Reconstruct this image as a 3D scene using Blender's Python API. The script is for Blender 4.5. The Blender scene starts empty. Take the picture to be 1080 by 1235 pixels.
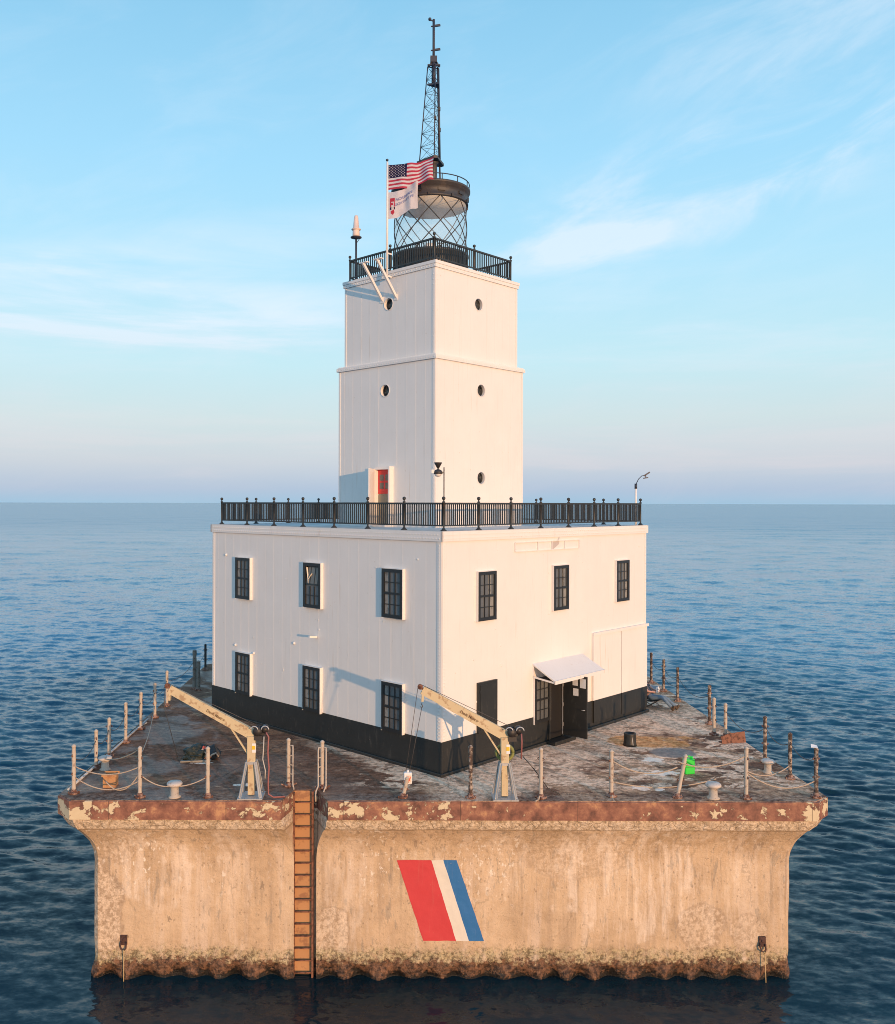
import bpy, bmesh, math, random
import numpy as np
from mathutils import Vector, Matrix, noise as mnoise
random.seed(7)
R = math.radians
PI = math.pi
S = bpy.context.scene
COL = S.collection

# ------------------------------------------------------------------ camera
FPX = 1094.0
cam = bpy.data.cameras.new("camera")
camo = bpy.data.objects.new("camera", cam)
COL.objects.link(camo)
cam.sensor_fit = 'HORIZONTAL'
cam.sensor_width = 36.0
cam.lens = FPX / 1080 * 36.0
cam.shift_x = 70 / 1080
cam.shift_y = -10.7 / 1080
cam.clip_start = 0.2
cam.clip_end = 90000
camo.location = (-1.39, -33.8, 12.75)
camo.rotation_mode = 'QUATERNION'
camo.rotation_quaternion = (Matrix.Rotation(R(90), 4, 'X') @ Matrix.Rotation(2.5 / 1080, 4, 'Z')).to_quaternion()
S.camera = camo
S.render.resolution_x = 895
S.render.resolution_y = 1024

# ------------------------------------------------------------------ light
SUN_AZ = 27.0      # degrees to the right of straight behind the camera
SUN_EL = 4.8
sd = Vector((math.sin(R(SUN_AZ)) * math.cos(R(SUN_EL)), -math.cos(R(SUN_AZ)) * math.cos(R(SUN_EL)), math.sin(R(SUN_EL))))
sun = bpy.data.lights.new("sun", 'SUN')
sun.energy = 3.4
sun.color = (1.0, 0.57, 0.28)
sun.angle = R(0.6)
suno = bpy.data.objects.new("sun", sun)
COL.objects.link(suno)
suno.location = sd * 60
suno.rotation_mode = 'QUATERNION'
suno.rotation_quaternion = sd.to_track_quat('Z', 'Y')

S.view_settings.view_transform = 'Standard'
S.view_settings.look = 'None'
S.view_settings.exposure = 0.1
S.view_settings.gamma = 1.0
S.render.engine = 'CYCLES'
S.cycles.filter_width = 0.95
S.cycles.max_bounces = 8
S.cycles.transparent_max_bounces = 16
S.cycles.sample_clamp_indirect = 6


# ------------------------------------------------------------------ node helpers
class NT:
    def __init__(self, tree):
        self.t = tree
        self.n = tree.nodes
        self.n.clear()

    def new(self, typ, **kw):
        x = self.n.new(typ)
        for k, v in kw.items():
            setattr(x, k, v)
        return x

    def put(self, sock, v):
        if v is None:
            return
        if hasattr(v, 'bl_idname') and hasattr(v, 'is_linked'):
            self.t.links.new(v, sock)
        else:
            if isinstance(v, (tuple, list)) and sock.type == 'RGBA' and len(v) == 3:
                v = (*v, 1)
            sock.default_value = v

    def math(self, op, a, b=None, c=None, clamp=False):
        x = self.new('ShaderNodeMath', operation=op)
        x.use_clamp = clamp
        self.put(x.inputs[0], a)
        self.put(x.inputs[1], b)
        self.put(x.inputs[2], c)
        return x.outputs[0]

    def vm(self, op, a, b=None):
        x = self.new('ShaderNodeVectorMath', operation=op)
        self.put(x.inputs[0], a)
        if b is not None:
            self.put(x.inputs[3 if op == 'SCALE' else 1], b)
        return x.outputs[1 if op in ('DOT_PRODUCT', 'LENGTH') else 0]

    def sep(self, v):
        x = self.new('ShaderNodeSeparateXYZ')
        self.put(x.inputs[0], v)
        return x.outputs

    def comb(self, a, b, c):
        x = self.new('ShaderNodeCombineXYZ')
        for i, v in enumerate((a, b, c)):
            self.put(x.inputs[i], v)
        return x.outputs[0]

    def noise(self, vec, scale=1, detail=4, rough=.55, dist=0, out=0):
        x = self.new('ShaderNodeTexNoise')
        self.put(x.inputs['Vector'], vec)
        x.inputs['Scale'].default_value = scale
        x.inputs['Detail'].default_value = detail
        x.inputs['Roughness'].default_value = rough
        x.inputs['Distortion'].default_value = dist
        return x.outputs[out]

    def vor(self, vec, scale=1, feature='F1', rnd=1):
        x = self.new('ShaderNodeTexVoronoi', feature=feature)
        self.put(x.inputs['Vector'], vec)
        x.inputs['Scale'].default_value = scale
        x.inputs['Randomness'].default_value = rnd
        return x.outputs['Distance']

    def ramp(self, f, stops, interp='LINEAR'):
        x = self.new('ShaderNodeValToRGB')
        cr = x.color_ramp
        cr.interpolation = interp
        while len(cr.elements) < len(stops):
            cr.elements.new(.5)
        for e, (p, c) in zip(cr.elements, stops):
            e.position = p
            e.color = (c, c, c, 1) if isinstance(c, (int, float)) else (*c, 1)
        self.put(x.inputs[0], f)
        return x.outputs[0]

    def step(self, f, a, b):
        x = self.new('ShaderNodeMapRange')
        x.interpolation_type = 'SMOOTHSTEP'
        self.put(x.inputs[0], f)
        self.put(x.inputs[1], a)
        self.put(x.inputs[2], b)
        return x.outputs[0]

    def mix(self, f, a, b, mode='MIX'):
        x = self.new('ShaderNodeMix', data_type='RGBA', blend_type=mode)
        self.put(x.inputs[0], f)
        self.put(x.inputs[6], a)
        self.put(x.inputs[7], b)
        return x.outputs[2]

    def pos(self):
        return self.new('ShaderNodeNewGeometry').outputs['Position']

    def obj(self):
        return self.new('ShaderNodeTexCoord').outputs['Object']

    def blob(self, P, cx, cy, rx, ry, wob=None):
        """soft mask 1 inside an ellipse in plan, 0 outside, edge broken by wob"""
        s = self.sep(P)
        a = self.math('DIVIDE', self.math('SUBTRACT', s[0], cx), rx)
        b = self.math('DIVIDE', self.math('SUBTRACT', s[1], cy), ry)
        d = self.math('ADD', self.math('MULTIPLY', a, a), self.math('MULTIPLY', b, b))
        if wob is not None:
            d = self.math('ADD', d, wob)
        return self.step(d, 1.15, .75)


def material(name, build=None, col=(.5, .5, .5), rough=.6, metal=0.0, bump=None, spec=None):
    m = bpy.data.materials.new(name)
    m.use_nodes = True
    t = NT(m.node_tree)
    out = t.new('ShaderNodeOutputMaterial')
    b = t.new('ShaderNodeBsdfPrincipled')
    t.t.links.new(b.outputs[0], out.inputs[0])
    b.inputs['Base Color'].default_value = (*col, 1)
    b.inputs['Roughness'].default_value = rough
    b.inputs['Metallic'].default_value = metal
    if spec is not None:
        b.inputs['Specular IOR Level'].default_value = spec
    m.diffuse_color = (*col, 1)
    if build:
        build(t, b, out)
    return m


def set_bump(t, b, h, strength=.3, dist=.02):
    x = t.new('ShaderNodeBump')
    x.inputs['Strength'].default_value = strength
    x.inputs['Distance'].default_value = dist
    t.put(x.inputs['Height'], h)
    t.t.links.new(x.outputs[0], b.inputs['Normal'])


def worn(name, col, dirt, amount=.5, scale=6, rough=.6, metal=0, bump=.15):
    """paint or metal with real blotches of dirt or rust"""
    def f(t, b, out):
        P = t.pos()
        n = t.noise(P, scale, 6, .65)
        k = t.step(n, .62 - .25 * amount, .72 - .2 * amount)
        v = t.noise(P, scale * .3, 3)
        c = t.mix(v, tuple(x * .88 for x in col), tuple(min(1, x * 1.08) for x in col))
        t.put(b.inputs['Base Color'], t.mix(t.math('MULTIPLY', k, min(1, .35 + amount)), c, dirt))
        t.put(b.inputs['Roughness'], t.math('ADD', rough - .08, t.math('MULTIPLY', n, .2)))
        set_bump(t, b, n, bump, .01)
    return material(name, f, col, rough, metal)


# ------------------------------------------------------------------ sky
W = bpy.data.worlds.new("World")
S.world = W
W.use_nodes = True
t = NT(W.node_tree)
wo = t.new('ShaderNodeOutputWorld')
bg = t.new('ShaderNodeBackground')
bg.inputs[1].default_value = 0.1
t.t.links.new(bg.outputs[0], wo.inputs[0])
sky = t.new('ShaderNodeTexSky', sky_type='NISHITA')
sky.sun_disc = False
sky.sun_elevation = R(SUN_EL)
sky.sun_rotation = PI - R(SUN_AZ)
sky.altitude = 0
D = t.new('ShaderNodeTexCoord').outputs['Generated']
sx, sy, sz = t.sep(D)
el = t.math('MAXIMUM', sz, 0.0)
az = t.math('ARCTAN2', sx, sy)
base = t.ramp(el, [(0, (.33, .52, .69)), (.015, (.40, .515, .67)), (.045, (.54, .60, .68)), (.09, (.57, .69, .73)),
                   (.15, (.51, .755, .84)), (.25, (.42, .73, .91)), (.35, (.34, .67, .91)), (.48, (.255, .565, .81)),
                   (.7, (.16, .42, .74)), (1, (.10, .30, .62))])
# thin high cloud: long wisps, mostly to the right and low on the left
cu = t.math('ADD', az, t.math('MULTIPLY', el, .28))
cv = t.math('ADD', t.math('MULTIPLY', el, 8.0), t.math('MULTIPLY', az, -2.2))
cvec = t.comb(t.math('MULTIPLY', cu, 2.6), cv, 0.0)
n1 = t.noise(cvec, 1.9, 8, .62, .55)
n2 = t.noise(t.comb(t.math('MULTIPLY', az, 1.6), t.math('MULTIPLY', el, 14.0), 3.1), 1.5, 8, .6, .4)


def skyblob(a0, e0, ra, re, tilt=0.0):
    da = t.math('SUBTRACT', az, a0)
    de = t.math('SUBTRACT', t.math('SUBTRACT', el, e0), t.math('MULTIPLY', da, tilt))
    x = t.math('DIVIDE', da, ra)
    y = t.math('DIVIDE', de, re)
    d = t.math('ADD', t.math('MULTIPLY', x, x), t.math('MULTIPLY', y, y))
    return t.step(d, 1.0, 0.0)


m1 = skyblob(.36, .325, .27, .075, .26)
m2 = skyblob(.42, .43, .20, .05, .1)
m3 = skyblob(.19, .265, .14, .025, .12)
m4 = skyblob(-.30, .19, .42, .075, -.02)
m5 = skyblob(-.20, .26, .32, .045, .16)
w1 = t.math('MULTIPLY', t.math('ADD', m1, t.math('ADD', t.math('MULTIPLY', m2, .5), t.math('MULTIPLY', m3, .7))), t.step(n1, .34, .72))
w2 = t.math('MULTIPLY', t.math('ADD', m4, t.math('MULTIPLY', m5, .5)), t.step(n2, .34, .7))
low = t.math('MULTIPLY', t.math('MULTIPLY', t.step(el, .30, .12), t.step(el, .005, .04)), t.step(n2, .46, .68))
hi = t.math('MULTIPLY', t.step(n1, .42, .75), .20)
cl = t.math('ADD', t.math('ADD', t.math('MULTIPLY', w1, .95), t.math('MULTIPLY', w2, .8)), t.math('ADD', t.math('MULTIPLY', low, .5), hi), clamp=True)
ccol = t.mix(t.step(el, .03, .22), (.68, .64, .69), (.74, .84, .95))
base = t.mix(t.math('MULTIPLY', cl, .75), base, ccol)
# brighter, warmer sky on the sun's side
sh = t.vm('DOT_PRODUCT', D, tuple(sd))
warm = t.math('POWER', t.math('MAXIMUM', sh, 0.0), 2.0)
glow = t.vm('SCALE', (.86, .50, .32), t.math('MULTIPLY', warm, t.step(el, .75, .0)))
side = t.vm('SCALE', base, t.math('ADD', 1.0, t.math('MULTIPLY', t.step(sh, -.1, .8), .02)))
full = t.vm('SCALE', t.vm('ADD', side, glow), 11.2)
final = t.mix(.88, sky.outputs[0], full)
t.put(bg.inputs[0], final)

# ------------------------------------------------------------------ mesh builder


class MB:
    def __init__(self):
        self.v = []
        self.f = []
        self.m = []
        self.s = []

    def add(self, vs, fs, mi=0, smooth=False):
        o = len(self.v)
        self.v += [tuple(p) for p in vs]
        self.f += [tuple(o + i for i in f) for f in fs]
        self.m += [mi] * len(fs)
        self.s += [smooth] * len(fs)
        return self

    def box(self, x0, x1, y0, y1, z0, z1, mi=0, M=None, bev=0):
        if bev > 0:
            bm = bmesh.new()
            bmesh.ops.create_cube(bm, size=1)
            for v in bm.verts:
                v.co = Vector(((x0 + x1) / 2 + v.co.x * (x1 - x0), (y0 + y1) / 2 + v.co.y * (y1 - y0), (z0 + z1) / 2 + v.co.z * (z1 - z0)))
            bmesh.ops.bevel(bm, geom=bm.edges[:], offset=bev, segments=2, affect='EDGES', profile=.5)
            bm.verts.index_update()
            vs = [v.co.copy() for v in bm.verts]
            fs = [tuple(v.index for v in f.verts) for f in bm.faces]
            bm.free()
        else:
            vs = [Vector(p) for p in ((x0, y0, z0), (x1, y0, z0), (x1, y1, z0), (x0, y1, z0), (x0, y0, z1), (x1, y0, z1), (x1, y1, z1), (x0, y1, z1))]
            fs = [(0, 3, 2, 1), (4, 5, 6, 7), (0, 1, 5, 4), (1, 2, 6, 5), (2, 3, 7, 6), (3, 0, 4, 7)]
        if M is not None:
            vs = [M @ p for p in vs]
        return self.add(vs, fs, mi)

    def bar(self, p, q, w, h, mi=0, up=(0, 0, 1), w2=None, h2=None):
        """a straight bar of rectangular section from p to q"""
        p = Vector(p)
        q = Vector(q)
        d = (q - p).normalized()
        u = Vector(up)
        s = d.cross(u)
        if s.length < 1e-4:
            s = d.cross(Vector((0, 1, 0)))
        s.normalize()
        u = s.cross(d).normalized()
        w2 = w if w2 is None else w2
        h2 = h if h2 is None else h2
        vs = []
        for c, ww, hh in ((p, w, h), (q, w2, h2)):
            for a, b in ((-1, -1), (1, -1), (1, 1), (-1, 1)):
                vs.append(c + s * (a * ww / 2) + u * (b * hh / 2))
        return self.add(vs, [(0, 1, 2, 3), (7, 6, 5, 4), (0, 4, 5, 1), (1, 5, 6, 2), (2, 6, 7, 3), (3, 7, 4, 0)], mi)

    def tube(self, pts, r, n=8, mi=0, cap=True, smooth=True):
        pts = [Vector(p) for p in pts]
        rs = r if isinstance(r, (list, tuple)) else [r] * len(pts)
        vs = []
        fs = []
        prev = None
        for i, p in enumerate(pts):
            a = pts[max(0, i - 1)]
            b = pts[min(len(pts) - 1, i + 1)]
            d = (b - a).normalized()
            if prev is None:
                s = d.orthogonal().normalized()
            else:
                s = (prev - d * prev.dot(d)).normalized()
            prev = s
            u = d.cross(s)
            for k in range(n):
                an = 2 * PI * k / n
                vs.append(p + (s * math.cos(an) + u * math.sin(an)) * rs[i])
        for i in range(len(pts) - 1):
            for k in range(n):
                fs.append((i * n + k, i * n + (k + 1) % n, (i + 1) * n + (k + 1) % n, (i + 1) * n + k))
        self.add(vs, fs, mi, smooth)
        if cap:
            o = len(self.v) - len(vs)
            self.f += [tuple(o + k for k in reversed(range(n))), tuple(o + (len(pts) - 1) * n + k for k in range(n))]
            self.m += [mi, mi]
            self.s += [False, False]
        return self

    def lathe(self, prof, n=16, mi=0, c=(0, 0, 0), smooth=True, M=None, caps=True):
        vs = []
        fs = []
        for r, z in prof:
            for k in range(n):
                a = 2 * PI * k / n
                vs.append(Vector((c[0] + r * math.cos(a), c[1] + r * math.sin(a), c[2] + z)))
        for i in range(len(prof) - 1):
            for k in range(n):
                fs.append((i * n + k, i * n + (k + 1) % n, (i + 1) * n + (k + 1) % n, (i + 1) * n + k))
        if caps and prof[0][0] > 1e-4:
            fs.append(tuple(reversed(range(n))))
        if caps and prof[-1][0] > 1e-4:
            fs.append(tuple((len(prof) - 1) * n + k for k in range(n)))
        if M is not None:
            vs = [M @ p for p in vs]
        return self.add(vs, fs, mi, smooth)

    def prism(self, poly, z0, z1, mi=0):
        n = len(poly)
        vs = [(x, y, z0) for x, y in poly] + [(x, y, z1) for x, y in poly]
        fs = [tuple(reversed(range(n))), tuple(range(n, 2 * n))] + [(i, (i + 1) % n, n + (i + 1) % n, n + i) for i in range(n)]
        return self.add(vs, fs, mi)

    def rivet(self, p, nrm, r=.022):
        p = Vector(p)
        nrm = Vector(nrm).normalized()
        s = nrm.orthogonal().normalized()
        u = nrm.cross(s)
        vs = [p + (s * math.cos(a) + u * math.sin(a)) * r for a in [k * PI / 3 for k in range(6)]]
        vs += [p + nrm * r * .6 + (s * math.cos(a) + u * math.sin(a)) * r * .6 for a in [k * PI / 3 for k in range(6)]]
        fs = [(k, (k + 1) % 6, 6 + (k + 1) % 6, 6 + k) for k in range(6)] + [tuple(range(6, 12))]
        return self.add(vs, fs, 0, True)

    def build(self, name, mats, parent=None, loc=None, rotz=None):
        me = bpy.data.meshes.new(name)
        me.from_pydata(self.v, [], self.f)
        for m in (mats if isinstance(mats, (list, tuple)) else [mats]):
            me.materials.append(m)
        me.polygons.foreach_set('material_index', self.m)
        me.polygons.foreach_set('use_smooth', self.s)
        me.update()
        o = bpy.data.objects.new(name, me)
        COL.objects.link(o)
        if parent is not None:
            o.parent = parent
        if loc is not None:
            o.location = loc
        if rotz is not None:
            o.rotation_euler = (0, 0, rotz)
        return o


def thing(name, label, cat, loc=(0, 0, 0), rotz=0.0, group=None):
    o = bpy.data.objects.new(name, None)
    o.empty_display_size = .2
    COL.objects.link(o)
    o.location = loc
    o.rotation_euler = (0, 0, rotz)
    return tag(o, label, cat, group)


def tag(o, label, cat, group=None):
    o['label'] = label
    o['category'] = cat
    if group:
        o['group'] = group
    return o


def kids(o):
    return [c for c in bpy.data.objects if c.parent == o]


def dup(o, parent=None):
    c = o.copy()
    COL.objects.link(c)
    if parent is not None:
        c.parent = parent
    for ch in kids(o):
        dup(ch, c)
    return c


def text_mesh(txt, size, depth=.002):
    cu = bpy.data.curves.new('lettering', 'FONT')
    cu.body = txt
    cu.size = size
    cu.extrude = depth
    cu.offset = size * .03
    cu.align_x = 'LEFT'
    o = bpy.data.objects.new('lettering', cu)
    COL.objects.link(o)
    bpy.context.view_layer.update()
    dg = bpy.context.evaluated_depsgraph_get()
    me = bpy.data.meshes.new_from_object(o.evaluated_get(dg))
    vs = [v.co.copy() for v in me.vertices]
    fs = [tuple(p.vertices) for p in me.polygons]
    bpy.data.objects.remove(o)
    bpy.data.curves.remove(cu)
    bpy.data.meshes.remove(me)
    return vs, fs


# ------------------------------------------------------------------ materials
def f_white(t, b, out):
    P = t.pos()
    n = t.noise(P, 1.1, 5, .6)
    st = t.noise(t.vm('MULTIPLY', P, (3.0, 3.0, .25)), 2.2, 5, .6)
    sp = t.noise(P, 9, 3, .6)
    c = t.mix(n, (.72, .695, .665), (.79, .77, .745))
    c = t.mix(t.math('MULTIPLY', t.step(st, .56, .78), .22), c, (.55, .50, .44))
    c = t.mix(t.math('MULTIPLY', t.step(sp, .70, .75), .35), c, (.52, .40, .30))
    t.put(b.inputs['Base Color'], c)
    x, y, z = t.sep(P)
    dr2 = t.noise(t.vm('MULTIPLY', P, (7, 7, .35)), 1.0, 5, .65)
    zone_ = t.noise(P, .45, 3, .5)
    c = t.mix(t.math('MULTIPLY', t.math('MULTIPLY', t.step(dr2, .60, .70), t.step(zone_, .48, .62)), .28), c, (.52, .36, .22))
    t.put(b.inputs['Base Color'], c)
    h = t.math('ADD', t.noise(t.vm('MULTIPLY', P, (1, 1, .45)), 1.5, 3, .55), t.math('MULTIPLY', t.noise(P, 30, 2), .10))
    set_bump(t, b, h, .22, .035)


M_white = material('white_painted_steel', f_white, (.8, .8, .78), .5)


def f_black(t, b, out):
    P = t.pos()
    n = t.noise(P, 2.2, 6, .65)
    sc = t.noise(t.vm('MULTIPLY', P, (1, 1, .3)), 7, 5, .7)
    c = t.mix(n, (.012, .014, .014), (.028, .029, .028))
    c = t.mix(t.math('MULTIPLY', t.step(sc, .54, .74), .5), c, (.085, .08, .07))
    t.put(b.inputs['Base Color'], c)
    set_bump(t, b, sc, .1, .02)


M_black = material('black_painted_steel', f_black, (.02, .022, .022), .5)
M_rail = worn('dark_railing_paint', (.026, .029, .030), (.09, .05, .03), .15, 5, .45)
M_roof = worn('pale_roof_coating', (.62, .60, .56), (.42, .40, .37), .4, 1.2, .8)
M_frame = material('black_window_frame', None, (.018, .019, .02), .4)


def f_glass(t, b, out):
    P = t.pos()
    n = t.noise(P, 2.5, 2)
    t.put(b.inputs['Base Color'], t.mix(n, (.07, .077, .08), (.15, .16, .165)))
    b.inputs['Roughness'].default_value = .06
    b.inputs['Specular IOR Level'].default_value = .6
    set_bump(t, b, t.noise(P, 2.2, 1), .05, .02)


M_pane = material('dark_window_glass', f_glass, (.03, .035, .04), .06)


def f_lglass(t, b, out):
    tr = t.new('ShaderNodeBsdfTransparent')
    tr.inputs[0].default_value = (.97, .98, .98, 1)
    gl = t.new('ShaderNodeBsdfGlossy')
    gl.inputs[1].default_value = .03
    lw = t.new('ShaderNodeLayerWeight')
    frv = t.math('ADD', .04, t.math('MULTIPLY', t.math('POWER', lw.outputs['Facing'], 5.0), .55))
    df = t.new('ShaderNodeBsdfDiffuse')
    df.inputs[0].default_value = (.8, .82, .8, 1)
    m1 = t.new('ShaderNodeMixShader')
    t.put(m1.inputs[0], t.math('ADD', .07, t.math('MULTIPLY', t.noise(t.pos(), .9, 3, .5), .12)))
    t.t.links.new(tr.outputs[0], m1.inputs[1])
    t.t.links.new(df.outputs[0], m1.inputs[2])
    m2 = t.new('ShaderNodeMixShader')
    t.put(m2.inputs[0], frv)
    t.t.links.new(m1.outputs[0], m2.inputs[1])
    t.t.links.new(gl.outputs[0], m2.inputs[2])
    t.t.links.new(m2.outputs[0], out.inputs[0])


M_lglass = material('lantern_glass', f_lglass, (.7, .8, .85), .05)
M_lantern = worn('grey_brown_lantern_metal', (.046, .044, .046), (.085, .07, .06), .25, 3, .5)
M_cream = material('cream_interior_paint', None, (.80, .77, .68), .6)
M_bar = material('lantern_bar_metal', None, (.045, .042, .040), .45)
M_red = worn('red_door_paint', (.55, .035, .045), (.4, .03, .03), .2, 4, .45)
M_olive = worn('olive_door_panel', (.24, .23, .19), (.16, .14, .11), .4, 4, .7)  # grey-olive lower half of the tower door
M_paper = material('white_paper', None, (.75, .75, .74), .8)
M_alu = material('bare_aluminium', None, (.62, .62, .62), .4, .6)
M_lattice = worn('lattice_steel', (.030, .038, .060), (.10, .05, .04), .25, 8, .5)
M_pole = material('white_pole_paint', None, (.78, .77, .75), .4)
M_crane = worn('cream_crane_paint', (.58, .48, .30), (.32, .19, .10), .38, 6, .55)
M_galv = worn('galvanised_steel', (.46, .47, .47), (.30, .24, .18), .25, 7, .45, .35)
M_rust = worn('flaking_rust', (.23, .10, .06), (.09, .04, .026), .6, 9, .85, 0, .4)
M_flange = worn('rust_and_paint_flange', (.34, .22, .17), (.13, .055, .035), .8, 12, .85, 0, .5)
M_post = worn('peeling_post_paint', (.50, .43, .35), (.19, .11, .075), .30, 7, .75, 0, .35)
M_postdark = worn('stained_post_paint', (.40, .33, .27), (.07, .045, .035), .85, 8, .75, 0, .35)
M_postgrey = worn('weathered_grey_post', (.20, .20, .18), (.10, .08, .06), .5, 8, .8)
M_postblack = worn('tarred_black_post', (.035, .037, .038), (.07, .06, .05), .3, 8, .7)
M_rope = worn('weathered_rope', (.48, .39, .30), (.20, .14, .10), .4, 30, .9)
M_wire = material('steel_wire', None, (.10, .09, .085), .5, .4)
M_dark = material('dark_machine_paint', None, (.035, .032, .032), .5)
M_yellow = material('yellow_tag', None, (.80, .50, .03), .5)
M_hose = material('faded_red_cord', None, (.30, .11, .10), .6)
M_cordw = material('pale_cord', None, (.5, .48, .44), .6)
M_green = material('bright_green_plastic', None, (.02, .62, .06), .35)
M_greend = material('green_mould_line', None, (.01, .30, .04), .4)
M_jug = material('white_plastic', None, (.78, .76, .73), .4)
M_jugred = material('red_label', None, (.65, .10, .06), .5)
M_bag = worn('dark_tarp', (.018, .026, .020), (.06, .06, .045), .4, 9, .55, 0, .8)
M_pitted = worn('pitted_brown_rust', (.085, .042, .034), (.04, .02, .016), .6, 14, .8, 0, .5)
M_tan = material('tan_line', None, (.52, .38, .20), .8)


def f_deck(t, b, out):
    P = t.pos()
    x, y, z = t.sep(P)
    wob = t.noise(P, .9, 6, .62)
    wc = t.math('SUBTRACT', wob, .5)
    fine = t.step(t.noise(P, 6, 6, .7), .33, .67)
    big = t.noise(t.vm('MULTIPLY', P, (.6, .9, 1)), .42, 7, .6, .8)
    c = t.ramp(big, [(.28, (.060, .033, .024)), (.42, (.16, .088, .062)), (.52, (.085, .050, .038)), (.60, (.22, .130, .085)), (.72, (.10, .058, .042))])
    # paler slab patches with hard broken edges
    p1 = t.noise(t.vm('MULTIPLY', P, (.8, 1.3, 1)), .95, 7, .66, .5)
    p2 = t.noise(t.vm('MULTIPLY', P, (.8, 1.1, 1)), .42, 8, .62, .5)
    pale = t.math('MAXIMUM', t.math('MULTIPLY', t.step(p1, .60, .62), .55), t.math('MULTIPLY', t.step(p2, .50, .53), t.step(t.math('ADD', x, t.math('MULTIPLY', wc, 4)), -3.0, .5)))
    c = t.mix(t.math('MULTIPLY', pale, .75), c, t.mix(fine, (.32, .21, .145), (.54, .39, .28)))
    # worn light screed along the two front walls of the house, wider on the right
    dl = t.math('DIVIDE', t.math('ADD', t.math('ADD', x, y), 8.08), -1.414)
    dr = t.math('DIVIDE', t.math('SUBTRACT', t.math('SUBTRACT', x, y), 8.08), 1.414)
    ex = t.math('MULTIPLY', wc, 5.0)
    wl = t.math('MULTIPLY', t.step(t.math('ADD', dl, t.math('MULTIPLY', wc, 2.8)), .75, .2), t.step(t.math('ADD', x, t.math('MULTIPLY', wc, 3)), -5.2, -2.6))
    wr = t.math('MULTIPLY', t.step(t.math('ADD', dr, ex), 3.0, 1.9), t.step(t.math('ADD', y, t.math('MULTIPLY', wc, 2)), 1.2, -1.0))
    rightside = t.step(x, -.6, .6)
    lite = t.math('MAXIMUM', t.math('MULTIPLY', wl, t.step(x, 1.2, -.2)), t.math('MULTIPLY', wr, rightside))
    frag = t.math('MAXIMUM', lite, t.math('MULTIPLY', t.math('MULTIPLY', t.step(p1, .50, .53), t.step(x, -3.5, -1.0)), t.step(y, -9.6, -8.8)))
    frag = t.math('MULTIPLY', frag, t.math('SUBTRACT', 1.0, t.math('MULTIPLY', t.step(t.noise(P, 1.3, 7, .68), .55, .60), .65)))
    c = t.mix(frag, c, t.mix(fine, (.54, .40, .31), (.82, .66, .54)))
    crk = t.vor(t.vm('ADD', t.vm('MULTIPLY', P, (.7, 1.3, 1)), t.vm('SCALE', t.noise(P, 1.3, 5, .65, 0, 1), .9)), .9, 'DISTANCE_TO_EDGE')
    c = t.mix(t.math('MULTIPLY', t.step(crk, .025, .008), .5), c, (.045, .03, .026))
    rs_ = t.noise(t.vm('MULTIPLY', P, (.9, 1.15, 1)), 1.15, 7, .66, .8)
    c = t.mix(t.math('MULTIPLY', t.step(rs_, .61, .65), .5), c, (.15, .07, .04))
    c = t.mix(t.math('MULTIPLY', t.step(rs_, .39, .36), .45), c, (.06, .042, .036))
    # ochre rust stain, blue-grey damp patch and white crusts
    c = t.mix(t.math('MULTIPLY', t.blob(P, 7.1, -4.1, 1.5, .75, ex), .85), c, t.mix(fine, (.42, .18, .06), (.62, .36, .15)))
    damp = t.blob(P, 7.4, -5.6, .75, .55, t.math('MULTIPLY', wc, 2))
    c = t.mix(t.math('MULTIPLY', damp, .85), c, (.085, .085, .10))
    ed = t.math('MULTIPLY', t.math('SUBTRACT', t.noise(P, 4, 5, .7), .5), 5.0)
    for (cx, cy, rx, ry) in ((6.6, -6.35, .38, .22), (6.45, -7.7, .55, .22), (5.5, -9.1, .28, .2), (5.95, -9.2, .14, .16), (-7.0, -6.75, .3, .14), (-5.3, -8.9, .3, .12)):
        c = t.mix(t.math('MULTIPLY', t.blob(P, cx, cy, rx, ry, ed), .9), c, (.88, .82, .78))
    # expansion joints
    jl = t.math('ABSOLUTE', t.math('ADD', y, 6.0))
    jx = t.math('ABSOLUTE', t.math('ADD', t.math('ADD', x, 6.4), t.math('MULTIPLY', t.math('ADD', y, 9), -.35)))
    j = t.math('MULTIPLY', t.math('MAXIMUM', t.step(jl, .035, .01), t.step(jx, .03, .01)), t.step(x, -4.2, -4.6))
    c = t.mix(t.math('MULTIPLY', j, .8), c, (.03, .025, .025))
    # grime along the kerb
    edge = t.step(t.math('ADD', y, t.math('MULTIPLY', wc, 1.2)), -9.45, -9.9)
    c = t.mix(t.math('MULTIPLY', edge, .4), c, t.mix(fine, (.07, .055, .055), (.26, .25, .25)))
    c = t.mix(fine, t.mix(.26, c, (0, 0, 0)), t.mix(.08, c, (.8, .62, .5)))
    c = t.vm('MULTIPLY', c, (1.52, 1.29, 1.08))
    t.put(b.inputs['Base Color'], c)
    wet = t.math('MAXIMUM', t.math('MULTIPLY', t.step(t.noise(P, .5, 5, .6, .6), .46, .58), t.step(x, 2.0, -3.0)), damp)
    t.put(b.inputs['Roughness'], t.math('SUBTRACT', .92, t.math('MULTIPLY', wet, .45)))
    t.put(b.inputs['Specular IOR Level'], t.math('ADD', .10, t.math('MULTIPLY', wet, .32)))
    h = t.math('ADD', t.math('MULTIPLY', p1, 1.0), t.math('ADD', t.math('MULTIPLY', fine, .35), t.math('MULTIPLY', frag, .2)))
    set_bump(t, b, h, .45, .06)


M_deck = material('broken_deck_concrete', f_deck, (.12, .1, .09), .8)


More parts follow.
